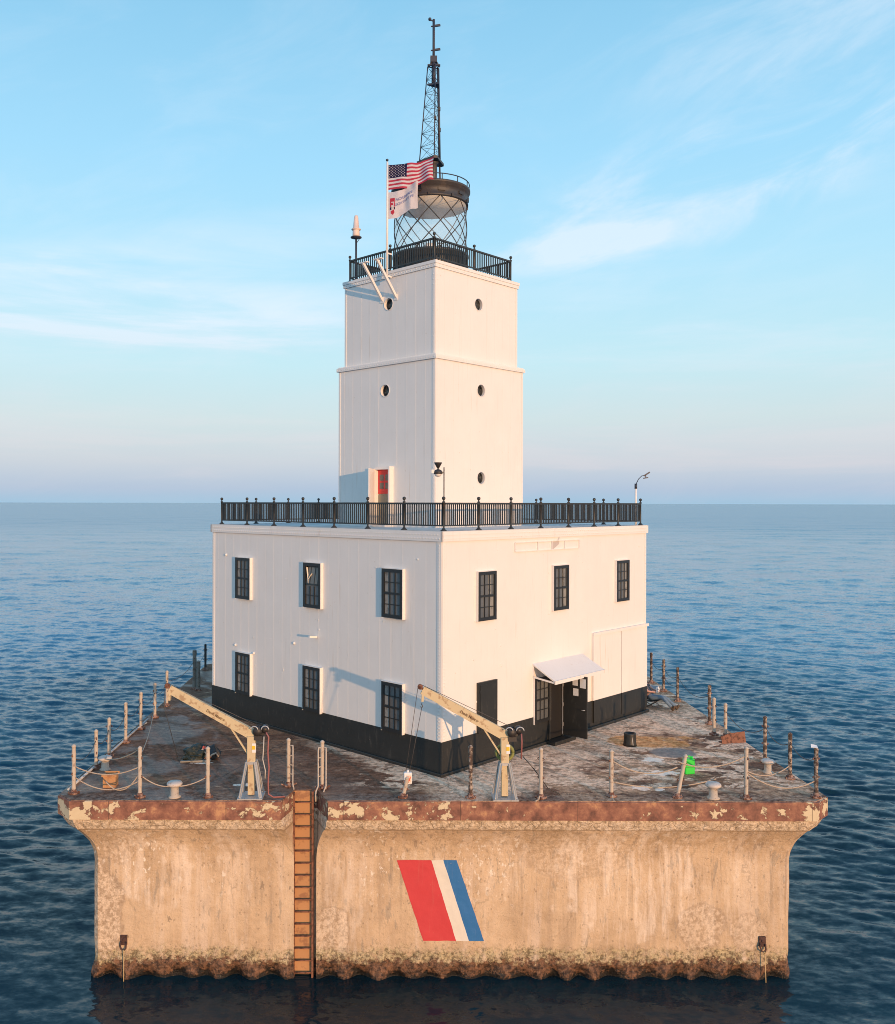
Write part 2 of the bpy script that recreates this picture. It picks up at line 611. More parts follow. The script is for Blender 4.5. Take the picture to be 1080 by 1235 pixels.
def f_conc(t, b, out):
    P = t.pos()
    x, y, z = t.sep(P)
    fine = t.step(t.noise(P, 7, 6, .7), .34, .66)
    mid = t.noise(P, .8, 6, .62, .3)
    st = t.noise(t.vm('MULTIPLY', P, (2.6, 2.6, .16)), 1.0, 6, .62, .35)
    st2 = t.noise(t.vm('MULTIPLY', P, (6.5, 6.5, .3)), 1.0, 4, .6, .2)
    c = t.ramp(mid, [(.32, (.44, .31, .185)), (.5, (.58, .42, .26)), (.68, (.67, .50, .32))])
    c = t.mix(t.math('MULTIPLY', t.step(st, .50, .68), .45), c, (.74, .61, .48))
    c = t.mix(t.math('MULTIPLY', t.math('MULTIPLY', t.step(st, .46, .32), t.step(z, 4.2, 3.0)), .75), c, (.42, .30, .19))
    c = t.mix(t.math('MULTIPLY', t.math('MULTIPLY', t.step(st2, .56, .66), t.step(z, .8, 3.4)), .6), c, (.27, .20, .14))
    c = t.mix(t.math('MULTIPLY', fine, .30), t.mix(.16, c, (.12, .08, .05)), t.mix(.12, c, (.80, .66, .5)))
    c = t.mix(t.math('MULTIPLY', t.step(t.noise(P, 26, 3, .7), .60, .66), .35), c, (.28, .19, .12))
    # grey weeping stains in a few places, patchy
    gr = t.math('MULTIPLY', t.step(t.noise(t.vm('MULTIPLY', P, (5, 5, 1.3)), 1.1, 5, .65), .60, .66), .55)
    c = t.mix(gr, c, (.27, .225, .17))
    dk = t.noise(t.vm('MULTIPLY', P, (1, 1, .6)), 3.6, 4, .6)
    c = t.mix(t.math('MULTIPLY', t.step(dk, .675, .70), .7), c, (.22, .165, .11))
    pk = t.noise(P, 11, 3, .6)
    c = t.mix(t.math('MULTIPLY', t.step(pk, .665, .70), .6), c, (.24, .18, .12))
    # white lime spatters, more of them high up and in two zones
    sv = t.noise(t.vm('MULTIPLY', P, (1, 1, .55)), 8.5, 3, .6)
    zone = t.math('MAXIMUM', t.step(t.noise(t.vm('MULTIPLY', P, (1, 1, .6)), .42, 2), .46, .62), .25)
    zone = t.math('MULTIPLY', zone, t.step(z, 1.5, 2.9))
    c = t.mix(t.math('MULTIPLY', t.math('MULTIPLY', t.step(sv, .59, .64), zone), .8), c, (.74, .66, .54))
    # cracked repair band under the kerb
    band = t.math('MULTIPLY', t.step(z, 4.17, 4.22), 1.0)
    cr = t.vor(t.vm('ADD', P, t.vm('SCALE', t.noise(P, 2.2, 3, .5, 0, 1), .5)), 2.3, 'DISTANCE_TO_EDGE')
    c = t.mix(t.math('MULTIPLY', band, .85), c, t.mix(t.step(t.noise(P, 9, 5, .7), .38, .6), (.40, .30, .19), (.74, .60, .43)))
    c = t.mix(t.math('MULTIPLY', t.math('MULTIPLY', band, t.step(cr, .028, .008)), .65), c, (.22, .15, .09))
    ln = t.step(t.math('ABSOLUTE', t.math('SUBTRACT', z, t.math('ADD', 4.17, t.math('MULTIPLY', t.math('SUBTRACT', mid, .5), .12)))), .03, .008)
    c = t.mix(t.math('MULTIPLY', ln, .7), c, (.23, .16, .095))
    # big hairline cracks
    ck = t.vor(t.vm('ADD', t.vm('MULTIPLY', P, (1, 1, .6)), t.vm('SCALE', t.noise(P, .9, 5, .6, 0, 1), 1.1)), .42, 'DISTANCE_TO_EDGE')
    c = t.mix(t.math('MULTIPLY', t.math('MULTIPLY', t.step(ck, .011, .004), t.step(mid, .45, .6)), .3), c, (.20, .145, .09))
    # pits and rough broken patches at the lower corners, each with a ragged lip
    pit = t.vor(t.vm('MULTIPLY', P, (1, 1, .8)), 5.5)
    c = t.mix(t.math('MULTIPLY', t.step(pit, .16, .10), .45), c, (.20, .14, .09))
    pw = t.math('MULTIPLY', t.math('SUBTRACT', t.noise(P, 1.6, 6, .65), .5), 2.6)
    PXZ = t.comb(x, z, 0.0)
    for (cx, cz, rx, rz, amt) in ((-9.2, 1.6, .75, 1.5, .8), (-3.0, 1.2, .55, .75, .7), (7.0, 1.45, .62, .62, .65), (-8.6, 3.6, .5, .5, .5), (8.3, 1.3, .5, .5, .5), (3.6, 3.4, 1.5, .7, .4)):
        mk = t.blob(PXZ, cx, cz, rx, rz, pw)
        c = t.mix(t.math('MULTIPLY', mk, amt), c, t.mix(t.step(t.noise(P, 11, 4, .7), .38, .62), (.33, .235, .15), (.66, .52, .37)))
        lip = t.math('MULTIPLY', mk, t.math('SUBTRACT', 1.0, mk))
        c = t.mix(t.math('MULTIPLY', lip, 2.2 * amt), c, (.24, .16, .10))
    lime = t.noise(t.vm('MULTIPLY', P, (3.5, 3.5, .45)), 1.0, 7, .7, .3)
    for (cx, cz, rx, rz, amt) in ((5.0, 2.9, 1.9, 1.9, .42), (7.4, 3.0, .7, 2.2, .2), (-7.6, 3.0, 1.0, 1.2, .36), (-5.6, 2.6, .5, 2.4, .22), (-2.6, 2.6, .5, 2.0, .22), (1.6, 3.4, .8, 1.2, .15)):
        c = t.mix(t.math('MULTIPLY', t.math('MULTIPLY', t.blob(PXZ, cx, cz, rx, rz, pw), t.step(lime, .44, .60)), amt), c, (.84, .73, .60))
    runs = t.math('MULTIPLY', t.step(t.noise(t.vm('MULTIPLY', P, (4.5, 4.5, .22)), 1.0, 5, .6), .56, .68), t.step(z, 2.7, 4.45))
    c = t.mix(t.math('MULTIPLY', runs, .22), c, (.34, .205, .11))
    c = t.vm('MULTIPLY', c, (1.10, 1.12, 1.18))
    # water line: algae, brown slime, wet black foot
    zz = t.math('ADD', z, t.math('ADD', t.math('MULTIPLY', t.math('SUBTRACT', t.noise(P, 1.1, 5, .65), .5), .5), t.math('MULTIPLY', t.math('SUBTRACT', fine, .5), .22)))
    al = t.mix(t.step(t.noise(P, 13, 4, .7), .40, .60), (.12, .095, .045), (.56, .46, .27))
    c = t.mix(t.math('MULTIPLY', t.math('MULTIPLY', t.step(zz, .92, .64), t.step(t.noise(P, 5, 5, .7), .34, .54)), .85), c, al)
    c = t.mix(t.step(zz, .58, .42), c, t.mix(t.step(t.noise(P, 8, 5, .7), .36, .64), (.035, .020, .013), (.24, .125, .070)))
    ph = t.math('ADD', t.math('MULTIPLY', x, 2 * PI / .84), t.math('MULTIPLY', t.math('SINE', t.math('MULTIPLY', x, 1.9)), .8))
    zz = t.math('ADD', zz, t.math('MULTIPLY', t.math('COSINE', ph), .075))  # black rises in the pile recesses, their shade painted into the colour
    c = t.mix(t.step(zz, .21, .07), c, (.012, .010, .008))
    t.put(b.inputs['Base Color'], c)
    t.put(b.inputs['Roughness'], t.math('ADD', .45, t.math('MULTIPLY', t.step(z, .15, .8), .42)))
    low = t.step(z, .95, .55)
    h = t.math('ADD', t.math('MULTIPLY', fine, t.math('ADD', .35, t.math('MULTIPLY', t.math('MAXIMUM', low, band), .9))),
               t.math('ADD', t.math('MULTIPLY', sv, .25), t.math('MULTIPLY', t.step(cr, .04, .0), t.math('MULTIPLY', band, -.5))))
    set_bump(t, b, h, .55, .05)


M_conc = material('weathered_concrete', f_conc, (.5, .39, .24), .85)


def f_fascia(t, b, out):
    P = t.pos()
    x, y, z = t.sep(P)
    n = t.noise(t.vm('MULTIPLY', P, (1, 1, 1.25)), 3.1, 7, .64, .3)
    edge_ = t.math('MULTIPLY', t.math('MULTIPLY', t.math('ABSOLUTE', t.math('SUBTRACT', z, 4.71)), 4.0), .075)
    n2 = t.noise(P, 8, 5, .65)
    bias = t.ramp(t.math('DIVIDE', t.math('ADD', x, 10.2), 20.4),
                  [(0, -.04), (.052, -.04), (.06, .085), (.10, .07), (.13, .15), (.23, .16), (.26, .05), (.30, .07), (.34, .05), (.42, .05),
                   (.50, .09), (.55, .17), (.74, .16), (.80, .13), (.88, .12), (.955, .12), (.965, -.04), (1, -.04)])
    f = t.math('ADD', n, t.math('ADD', t.math('ADD', bias, edge_), t.math('MULTIPLY', t.math('SUBTRACT', n2, .5), .16)))
    f = t.math('ADD', f, .022)
    k = t.step(f, .565, .585)
    dark = t.math('MULTIPLY', t.step(t.math('ABSOLUTE', t.math('SUBTRACT', f, .575)), .03, .0), .6)
    rust = t.ramp(t.noise(P, 3.2, 5, .65), [(.34, (.12, .055, .040)), (.48, (.23, .100, .068)), (.58, (.31, .145, .092)), (.70, (.50, .27, .14))])
    paint = t.mix(n2, (.56, .45, .28), (.68, .58, .40))
    c = t.mix(k, paint, rust)
    c = t.mix(dark, c, (.10, .045, .03))
    jt = t.step(t.math('ABSOLUTE', t.math('SUBTRACT', t.math('FRACT', t.math('DIVIDE', t.math('ADD', x, 10.2), 3.05)), .5)), .004, .002)
    c = t.mix(t.math('MULTIPLY', jt, .7), c, (.07, .04, .03))
    t.put(b.inputs['Base Color'], c)
    set_bump(t, b, t.math('ADD', t.math('MULTIPLY', k, .6), t.math('MULTIPLY', n2, .6)), .4, .02)


M_fascia = material('rusted_kerb_plate', f_fascia, (.3, .15, .08), .75)


def f_paintmark(col):
    def f(t, b, out):
        P = t.pos()
        n = t.noise(P, 5, 6, .65)
        s = t.noise(t.vm('MULTIPLY', P, (5, 5, .4)), 1.3, 5, .6)
        c = t.mix(n, tuple(v * .86 for v in col), col)
        c = t.mix(t.math('MULTIPLY', t.step(s, .55, .75), .12), c, (.5, .42, .3))
        c = t.mix(t.math('MULTIPLY', t.step(t.noise(P, 14, 3, .6), .70, .74), .6), c, (.46, .36, .22))
        t.put(b.inputs['Base Color'], c)
        set_bump(t, b, n, .3, .03)
    return f


M_mred = material('red_wall_paint', f_paintmark((.60, .050, .060)), (.6, .05, .05), .7)
M_mwhite = material('white_wall_paint', f_paintmark((.74, .70, .62)), (.74, .7, .62), .7)
M_mblue = material('blue_wall_paint', f_paintmark((.022, .16, .42)), (.02, .16, .4), .7)


def f_water(t, b, out):
    P = t.pos()
    rad_ = t.vm('LENGTH', P)
    t.put(b.inputs['Roughness'], t.math('ADD', .09, t.math('MULTIPLY', t.step(rad_, 30, 600), .13)))
    b.inputs['IOR'].default_value = 1.333
    b.inputs['Specular IOR Level'].default_value = .30
    cd = t.new('ShaderNodeCameraData').outputs['View Distance'] if False else None
    # ripples too small for the mesh: facets tilted at random, gathered in wind patches
    patch = t.math('ADD', .55, t.math('MULTIPLY', t.noise(t.vm('MULTIPLY', P, (.5, 1.5, 1)), .022, 5, .65), .9))
    tot = None
    for sc, k in ((.09, .10), (.42, .24), (1.3, .40), (4.0, .46)):
        cvec_ = t.noise(t.vm('MULTIPLY', P, (.75, 1.35, 1)), sc, 3, .6, .2, 1)
        v = t.vm('MULTIPLY', t.vm('SUBTRACT', cvec_, (.5, .5, .5)), (k, k, 0))
        tot = v if tot is None else t.vm('ADD', tot, v)
    N = t.new('ShaderNodeNewGeometry').outputs['Normal']
    t.put(b.inputs['Normal'], t.vm('NORMALIZE', t.vm('ADD', N, t.vm('SCALE', tot, patch))))
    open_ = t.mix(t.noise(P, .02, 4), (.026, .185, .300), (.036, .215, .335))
    near_reflect = t.mix(t.noise(P, .12, 4), (.004, .014, .019), (.006, .024, .033))  # darker base near the crib paints in the wall's dark reflection
    c = t.mix(t.step(t.math('ADD', rad_, t.math('MULTIPLY', t.noise(P, .05, 3), 30)), 22, 85), near_reflect, open_)
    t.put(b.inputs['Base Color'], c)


M_water = material('lake_water', f_water, (.01, .04, .06), .07)

# ------------------------------------------------------------------ water: one sheet to the horizon, real waves near by
NA = 1500
rad = [0.0]
r = 6.0
rs = []
while r < 60000:
    rs.append(r)
    r += .14 if r < 36 else min(.14 * (r / 36) ** 1.45, r * .014)
rs = np.array(rs)
ang = np.linspace(0, 2 * PI, NA, endpoint=False)
RR, AA = np.meshgrid(rs, ang, indexing='ij')
XX = RR * np.sin(AA)
YY = RR * np.cos(AA)
dr_ = np.gradient(rs)[:, None]
da_ = RR * (2 * PI / NA)
rng = np.random.default_rng(3)
ZZ = np.zeros_like(XX)
for lam, count, st in ((60, 6, .002), (25, 6, .003), (14, 6, .003), (8, 6, .004), (4.6, 7, .0035), (2.7, 8, .0045), (1.6, 9, .007), (.95, 8, .010), (.6, 6, .010)):
    for i in range(count):
        L = lam * rng.uniform(.75, 1.35)
        th = R(68) + rng.normal(0, R(30))
        kx, ky = math.cos(th) * 2 * PI / L, math.sin(th) * 2 * PI / L
        ph = rng.uniform(0, 2 * PI)
        att = np.clip((L / np.maximum(dr_, .6 * da_) - 2.5) / 3.0, 0, 1)
        a = L * st * rng.uniform(.6, 1.2) * (np.clip(RR / (14 * L), .12, 1) if L > 1.9 else 1)
        q = kx * XX + ky * YY + ph
        ZZ += att * a * (np.sin(q) + .25 * np.cos(2 * q))
near = np.clip((np.hypot(np.maximum(np.abs(XX) - 9.4, 0), np.maximum(np.abs(YY) - 9.5, 0))) / 6.0, .16, 1)
ZZ *= near * (1 - np.clip((RR - 9000) / 20000, 0, 1))
nv = len(rs) * NA
co = np.stack([XX, YY, ZZ], -1).reshape(-1, 3)
ii = np.arange(len(rs) - 1)[:, None] * NA + np.arange(NA)[None, :]
jj = np.arange(len(rs) - 1)[:, None] * NA + (np.arange(NA)[None, :] + 1) % NA
quads = np.stack([ii, ii + NA, jj + NA, jj], -1).reshape(-1, 4)
me = bpy.data.meshes.new('water')
me.vertices.add(nv)
me.vertices.foreach_set('co', co.ravel())
me.loops.add(quads.size)
me.loops.foreach_set('vertex_index', quads.ravel().astype(np.int32))
me.polygons.add(len(quads))
me.polygons.foreach_set('loop_start', np.arange(0, quads.size, 4, dtype=np.int32))
me.polygons.foreach_set('loop_total', np.full(len(quads), 4, dtype=np.int32))
me.polygons.foreach_set('use_smooth', np.ones(len(quads), dtype=bool))
me.update(calc_edges=True)
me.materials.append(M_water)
wob_ = bpy.data.objects.new('water', me)
COL.objects.link(wob_)
wob_['kind'] = 'structure'

# ------------------------------------------------------------------ the concrete crib
XE, YF, YB = 9.34, 9.50, 9.4         # body half width, front and back faces at the water line


def wn(x, y, z, s, seed=0.0):
    return mnoise.noise(Vector((x * s + seed, y * s, z * s)))


def outline(o):
    """plan of the crib at overhang o, anticlockwise seen from above, starting at the front left chamfer"""
    c = .12 + .35 * min(1, o / .7)
    f = -YF - o
    oo = o * 1.2
    xl, xr = -3.97 - .27 * (o / .72), -3.37 + .36 * (o / .72)
    return [(-XE - oo, f + c), (-XE - oo + c, f), (xl, f), (-3.97, -9.30), (-3.37, -9.30), (xr, f),
            (XE + oo - c, f), (XE + oo, f + c), (XE + oo, YB + o - c), (XE + oo - c, YB + o), (-XE - oo + c, YB + o), (-XE - oo, YB + o - c)]


def resample(segs):
    pts = []
    base = outline(.0)
    n = len(segs)
    for i in range(n):
        a, b = segs[i], segs[(i + 1) % n]
        a0, b0 = base[i], base[(i + 1) % n]
        L = math.hypot(b0[0] - a0[0], b0[1] - a0[1])
        fine = a0[1] < -8 and b0[1] < -8
        k = max(2, int(L / (.085 if fine else .3)))
        for j in range(k):
            u = j / k
            pts.append((a[0] + (b[0] - a[0]) * u, a[1] + (b[1] - a[1]) * u))
    return pts


def pile(x, y):
    """corrugated sheet piling at the foot: in-and-out along the face"""
    s = x if abs(y) > 9.2 else y
    w = .84
    return math.cos(2 * PI * (s / w) + .8 * math.sin(s * 1.9))


def skin_off(x, y, z):
    """how far the rough face stands in or out of the plain wall"""
    d = .022 * wn(x, y, z, .55) + .012 * wn(x, y, z, 2.1, 5) + .006 * wn(x, y, z, 6, 9)
    k = max(0, min(1, (1.0 - z) / .45))
    d += k * (.035 * wn(x, y, z, 3.0, 2) + .02 * wn(x, y, z, 7, 4))
    k2 = max(0, min(1, (.42 + .1 * wn(x, y, 0, .9) - z) / .42))
    d += k2 * (.125 * pile(x, y) * (1 + .9 * wn(x, y, 0, .6, 8)) - .08)
    if 4.17 < z < 4.5:
        d += .018 * wn(x, y, z, 4, 3)
    return d


prof = [(-1.2, -.02), (-.5, 0), (-.2, 0), (-.05, 0), (.03, 0), (.1, 0), (.17, 0), (.24, 0), (.31, 0), (.38, 0), (.46, 0), (.54, 0), (.62, 0), (.7, 0), (.8, 0), (.9, 0)]
z = 1.05
while z < 3.15:
    prof.append((z, .004))
    z += .15
prof += [(3.25, .01), (3.4, .03), (3.52, .065), (3.64, .11), (3.75, .17), (3.85, .235), (3.95, .31), (4.04, .385), (4.12, .455), (4.17, .50), (4.175, .53), (4.24, .56), (4.32, .60), (4.40, .63), (4.51, .66)]
g = MB()
rows = []
for z, o in prof:
    ring = resample(outline(o))
    row = []
    n = len(ring)
    for i, (x, y) in enumerate(ring):
        a = ring[i - 1]
        b = ring[(i + 1) % n]
        tx, ty = b[0] - a[0], b[1] - a[1]
        L = math.hypot(tx, ty) or 1
        nx, ny = ty / L, -tx / L
        inch = (-4.1 < x < -3.2 and y < -8.5)
        d = 0 if inch else skin_off(x, y, z)
        row.append((x + nx * d, y + ny * d, z))
    rows.append(row)
n = len(rows[0])
vs = [p for row in rows for p in row]
fs = [(i * n + k, i * n + (k + 1) % n, (i + 1) * n + (k + 1) % n, (i + 1) * n + k) for i in range(len(rows) - 1) for k in range(n)]
g.add(vs, fs, 0, False)
crib = thing('concrete_crib', 'massive square tan concrete crib rising from the lake, rusty kerb and red white blue slash', 'crib', (.04, 0, 0))
crib_body = g.build('foundation_wall', M_conc, crib)

# kerb plate and deck
g = MB()
top = outline(.72)
lo_o = [outline(.70), outline(.72)]
zs = [(4.495, .70), (4.50, .725), (4.975, .725), (4.985, .70), (4.985, .55)]
rows = []
for zc, oc in zs:
    rows.append([(x + .006 * wn(x, y, zc, 2.2), y + .012 * wn(x, y, zc, 1.7), zc + .006 * wn(x, y, 0, 2.5)) for x, y in resample(outline(oc))])
n = len(rows[0])
g.add([p for rw in rows for p in rw], [(i * n + k, i * n + (k + 1) % n, (i + 1) * n + (k + 1) % n, (i + 1) * n + k) for i in range(len(rows) - 1) for k in range(n)])
g.add(rows[0], [tuple(reversed(range(n)))])
g.build('kerb_plate', M_fascia, crib)
g = MB()
ring = resample(outline(.69))
ring = [(x + .02 * wn(x, y, 3, 3), y + .025 * wn(x, y, 7, 3), 5.0) for x, y in ring]
g.add(ring, [tuple(range(len(ring)))])
n = len(ring)
g.add(ring + [(x, y, 4.95) for x, y, _ in ring], [(i, n + i, n + (i + 1) % n, (i + 1) % n) for i in range(n)])
g.build('deck', M_deck, crib)

# painted slash on the front face, laid on the rough skin


def face_pt(x, z, lift=.008):
    o = np.interp(z, [p[0] for p in prof], [p[1] for p in prof])
    return (x, -YF - o - skin_off(x, -YF, z) - lift, z)


def stripe(name, xt0, xt1, xb0, xb1, mat):
    g = MB()
    NZ, NX = 40, 14
    vs = []
    for i in range(NZ + 1):
        v = i / NZ
        z = 3.19 + (1.02 - 3.19) * v
        for j in range(NX + 1):
            u = j / NX
            a = xt0 + (xb0 - xt0) * v
            bb = xt1 + (xb1 - xt1) * v
            x = a + (bb - a) * u
            if j in (0, NX):
                x += .008 * wn(x, z, 0, 5, 3)
            zz = z + (.008 * wn(x, z, 2, 4) if i in (0, NZ) else 0)
            vs.append(face_pt(x, zz))
    g.add(vs, [(i * (NX + 1) + j, (i + 1) * (NX + 1) + j, (i + 1) * (NX + 1) + j + 1, i * (NX + 1) + j + 1) for i in range(NZ) for j in range(NX)], 0, True)
    return g.build(name, mat, crib)


stripe('painted_red_stripe', -1.21, -.285, -.50, .385, M_mred)
stripe('painted_white_stripe', -.285, .035, .385, .725, M_mwhite)
stripe('painted_blue_stripe', .035, .39, .725, 1.13, M_mblue)

# ladder set in its slot
lad = thing('ladder', 'rusty orange steel ladder in its slot down the front of the crib', 'ladder', (-3.67, -9.30, 0))
M_orust = worn('orange_rust_plate', (.47, .25, .115), (.27, .13, .07), .4, 3.5, .8, 0, .25)
g = MB()
g.box(-.27, .20, -.035, -.006, .05, 4.98)
g.build('back_plate', M_orust, lad)
for sx_ in (-1, 1):
    g = MB()
    if sx_ < 0:
        g.box(-.29, -.25, -.15, -.037, -.6, 4.96)
        for k in range(40):
            g.rivet((-.248, -.10, .3 + k * .115), (1, 0, 0), .02)
    else:
        g.box(.21, .26, -.16, -.01, -.6, 5.0)
    g.build('side_rail', M_rust, lad)
for k in range(15):
    g = MB()
    zz = .12 + k * .327
    g.tube([(-.25, -.12, zz), (.215, -.125, zz)], .020, 8)
    g.build('rung', M_rust, lad)

# mooring hardware low on the wall, each with a rope down into the water
for x0, lab in ((-8.48, 'rusty mooring shackle low on the left end of the crib wall with a hanging line'),
                (8.62, 'rusty mooring shackle low on the right end of the crib wall with a hanging line')):
    mr = thing('mooring_shackle', lab, 'shackle', (x0, -YF - .01, .98), 0, 'mooring shackles on the crib wall')
    mr.scale = (.72, .6, .7)
    g = MB()
    g.box(-.13, .13, -.05, .03, -.12, .27, bev=.02)
    g.lathe([(.001, 0), (.05, 0), (.05, .03), (.001, .03)], 10, 0, (.0, 0, 0), M=Matrix.Translation((0, -.05, .1)) @ Matrix.Rotation(R(90), 4, 'X'))
    g.build('anchor_plate', M_pitted, mr)
    g = MB()
    g.tube([(-.09, -.07, .04), (-.11, -.12, -.1), (-.06, -.14, -.24), (.03, -.14, -.28), (.10, -.12, -.2), (.1, -.07, 0)], .032, 8)
    g.build('ring', M_pitted, mr)
    g = MB()
    g.tube([(.03, -.17, -.25), (.045, -.2, -.5), (.05, -.22, -.95), (.06, -.26, -1.5)], .018, 7)
    g.tube([(-.01, -.16, -.27), (.04, -.2, -.30), (.07, -.16, -.24), (.02, -.19, -.36)], .025, 7)
    g.build('rope', M_tan, mr)

# ------------------------------------------------------------------ the lighthouse (local axes along its two front walls)
A = 5.715          # half side
lh = thing('lighthouse', 'white steel lighthouse with black base, square tower and lantern in the middle of the crib', 'lighthouse', (.10, 0, 5.0), R(45))
ZB, ZW, ZR = .96, 6.66, 6.95


def wall_rect_band(g, a, z0, z1, cx=0, cy=0, holes=()):
    g.box(cx - a, cx + a, cy - a, cy + a, z0, z1)


# walls: plates with real vertical lap seams and rivets
g = MB()
wall_rect_band(g, A, ZB, ZR - .02)
for s in (0, 1):                       # 0: right wall (local y=-A), 1: left wall (local x=-A)
    def P(t_, n_, z_, s=s):
        return (t_ - A, -A - n_, z_) if s == 0 else (-A - n_, t_ - A, z_)
    nrm = (0, -1, 0) if s == 0 else (-1, 0, 0)

    def slab(t0, t1, n1, z0, z1):
        a, b = P(t0, -.005, z0), P(t1, n1, z1)
        g.box(min(a[0], b[0]), max(a[0], b[0]), min(a[1], b[1]), max(a[1], b[1]), z0, z1)
    tt = .62
    k = 0
    while tt < 2 * A - .3:
        w = .014 if k % 2 else .02
        slab(tt, tt + w, .002 if s else .0012, ZB + .0, ZW)
        if s:
            for j in range(44):
                g.rivet(P(tt - .03, 0, ZB + .1 + j * .13), nrm, .013)
        tt += .475
        k += 1
    # corner angle strips with rivets
    for tc in (.02, 2 * A - .16):
        slab(tc, tc + .14, .016, ZB + .01, ZW)
        for j in range(56):
            g.rivet(P(tc + .07, .016, ZB + .08 + j * .1), nrm, .028)
    # cornice: a riveted band
    slab(-.055, 2 * A + .055, .055, ZW, ZR - .01)
    for j in range(94):
        g.rivet(P(.06 + j * .12, .055, ZW + .08), nrm, .027)
        g.rivet(P(.12 + j * .12, .055, ZW + .19), nrm, .027)
g.box(-A - .055, A + .055, A - .01, A + .055, ZW, ZR - .01)
g.box(A - .01, A + .055, -A - .05, A, ZW, ZR - .01)
# stray studs on the plates
rr = random.Random(11)
for j in range(34):
    s = j % 2
    tt, zz = rr.uniform(.5, 2 * A - .5), rr.uniform(1.6, 6.2)
    p = (tt - A, -A, zz) if s == 0 else (-A, tt - A, zz)
    g.rivet(p, (0, -1, 0) if s == 0 else (-1, 0, 0), rr.uniform(.02, .035))
g.build('wall', M_white, lh)

g = MB()
g.box(-A - .012, A + .012, -A - .012, A + .012, .0, ZB)
g.box(-A - .10, A + .10, -A - .10, A + .10, -.02, .09, bev=.02)
for tc in (0, 2 * A):
    pass
g.bar((-A - .02, -A - .02, .09), (-A - .02, -A - .02, ZB), .05, .05)
for j in range(12):
    g.rivet((-A + .06 + j * .96, -A - .012, .5), (0, -1, 0), .018)
    g.rivet((-A - .012, -A + .06 + j * .96, .5), (-1, 0, 0), .018)
g.build('black_base', M_black, lh)

g = MB()
g.box(-A - .02, A + .02, -A - .02, A + .02, ZR - .03, ZR)
g.build('roof_deck', M_roof, lh)

# ---- windows
WW, WH = .86, 1.46


def make_window(name, protr, boxed, sash='plain', shutter=False, curtain=0):
    """local: x along the wall, outward is -y, origin at the bottom centre on the wall plane"""
    g = MB()
    w = WW / 2
    fr = .018
    # painted surround that stands off the wall
    g.box(-w - fr, -w, -protr, .0, -fr, WH + fr)
    g.box(w, w + fr, -protr, .0, -fr, WH + fr)
    g.box(-w, w, -protr, .0, WH, WH + fr)
    sur = g.build('window', M_white if boxed else M_black, lh)
    g = MB()
    y0, y1 = -protr - .006, -protr + .05
    fw = .10
    if shutter:
        g.box(-w, w, y0, y1, 0, WH)
        g.box(-w + .05, w - .05, y0 - .012, y0, .06, WH - .06)
        for zz in (.25, WH - .25):
            g.box(-w + .02, -w + .12, y0 - .022, y0 - .012, zz - .03, zz + .03)
        g.build('shutter', M_black, sur)
        return sur
    g.box(-w, -w + fw, y0, y1, 0, WH)
    g.box(w - fw, w, y0, y1, 0, WH)
    g.box(-w + fw, w - fw, y0, y1, WH - fw, WH)
    g.box(-w + fw, w - fw, y0, y1, 0, fw)
    if sash != 'open':
        g.box(-w + fw, w - fw, y0 + .01, y1, WH / 2 - .03, WH / 2 + .03)
    z_lo = (fw, WH / 2 - .03)
    z_hi = (WH / 2 + .03, WH - fw)
    yb = -protr + .02
    for zi, (za, zb) in enumerate((z_lo, z_hi)):
        if sash == 'open' and zi == 1:
            continue
        for k in (1, 2):
            xx = -w + fw + (WW - 2 * fw) * k / 3
            g.box(xx - .013, xx + .013, yb - .008, yb + .014, za, zb)
        zm = (za + zb) / 2
        g.box(-w + fw, w - fw, yb - .006, yb + .012, zm - .013, zm + .013)
    g.build('frame', M_frame, sur)
    g = MB()
    if sash == 'open':
        g.box(-w + fw, w - fw, yb + .016, yb + .022, fw, WH / 2)
        g.build('pane', M_pane, sur)
        # upper sash tipped outward at its foot
        g = MB()
        piv = Matrix.Translation((0, yb + .085, WH - fw)) @ Matrix.Rotation(R(-8), 4, 'X')
        H2 = WH / 2 - fw
        ww = w - fw - .005
        for a, b2 in ((-ww, -ww + .05), (ww - .05, ww)):
            g.box(a, b2, -.02, .02, -H2, 0, M=piv)
        g.box(-ww, ww, -.02, .02, -.05, 0, M=piv)
        g.box(-ww, ww, -.02, .02, -H2, -H2 + .05, M=piv)
        for k in (1, 2):
            xx = -ww + 2 * ww * k / 3
            g.box(xx - .012, xx + .012, -.015, .015, -H2, 0, M=piv)
        g.box(-ww + .04, ww - .04, -.006, -.001, -H2 + .04, -.04, 1, M=piv)
        g.build('open_sash', [M_frame, M_pane], sur)
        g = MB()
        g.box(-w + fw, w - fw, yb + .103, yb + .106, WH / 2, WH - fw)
        g.build('dark_opening', M_frame, sur)  # black sheet painted as the unlit room behind the sash
        g = MB()
        g.bar((-w + fw + .05, yb + .015, WH - .15), (-w + fw + .14, yb + .015, WH / 2 + .05), .05, .01)
        g.bar((-w + fw + .14, yb + .015, WH / 2 + .2), (-w + fw + .30, yb + .015, WH / 2 + .38), .05, .01)
        g.build('curtain', M_cream, sur)
    else:
        g.box(-w + fw, w - fw, yb + .016, yb + .022, fw, WH - fw)
        g.build('pane', M_pane, sur)
        if curtain:
            g = MB()
            for q, (za, zb) in enumerate((z_lo, z_hi)):
                xa_ = -w + fw + .02 if curtain < 0 else w - fw - .20 - .05 * q
                g.box(xa_, xa_ + .18 - .05 * q, yb + .010, yb + .0155, za + .02, zb - .02)
            g.build('curtain', M_curtain, sur)
    return sur


def place(o, side, tt, zz):
    if side == 'R':
        o.location = (tt - A, -A, zz)
        o.rotation_euler = (0, 0, 0)
    else:
        o.location = (-A, tt - A, zz)
        o.rotation_euler = (0, 0, R(-90))
    return o


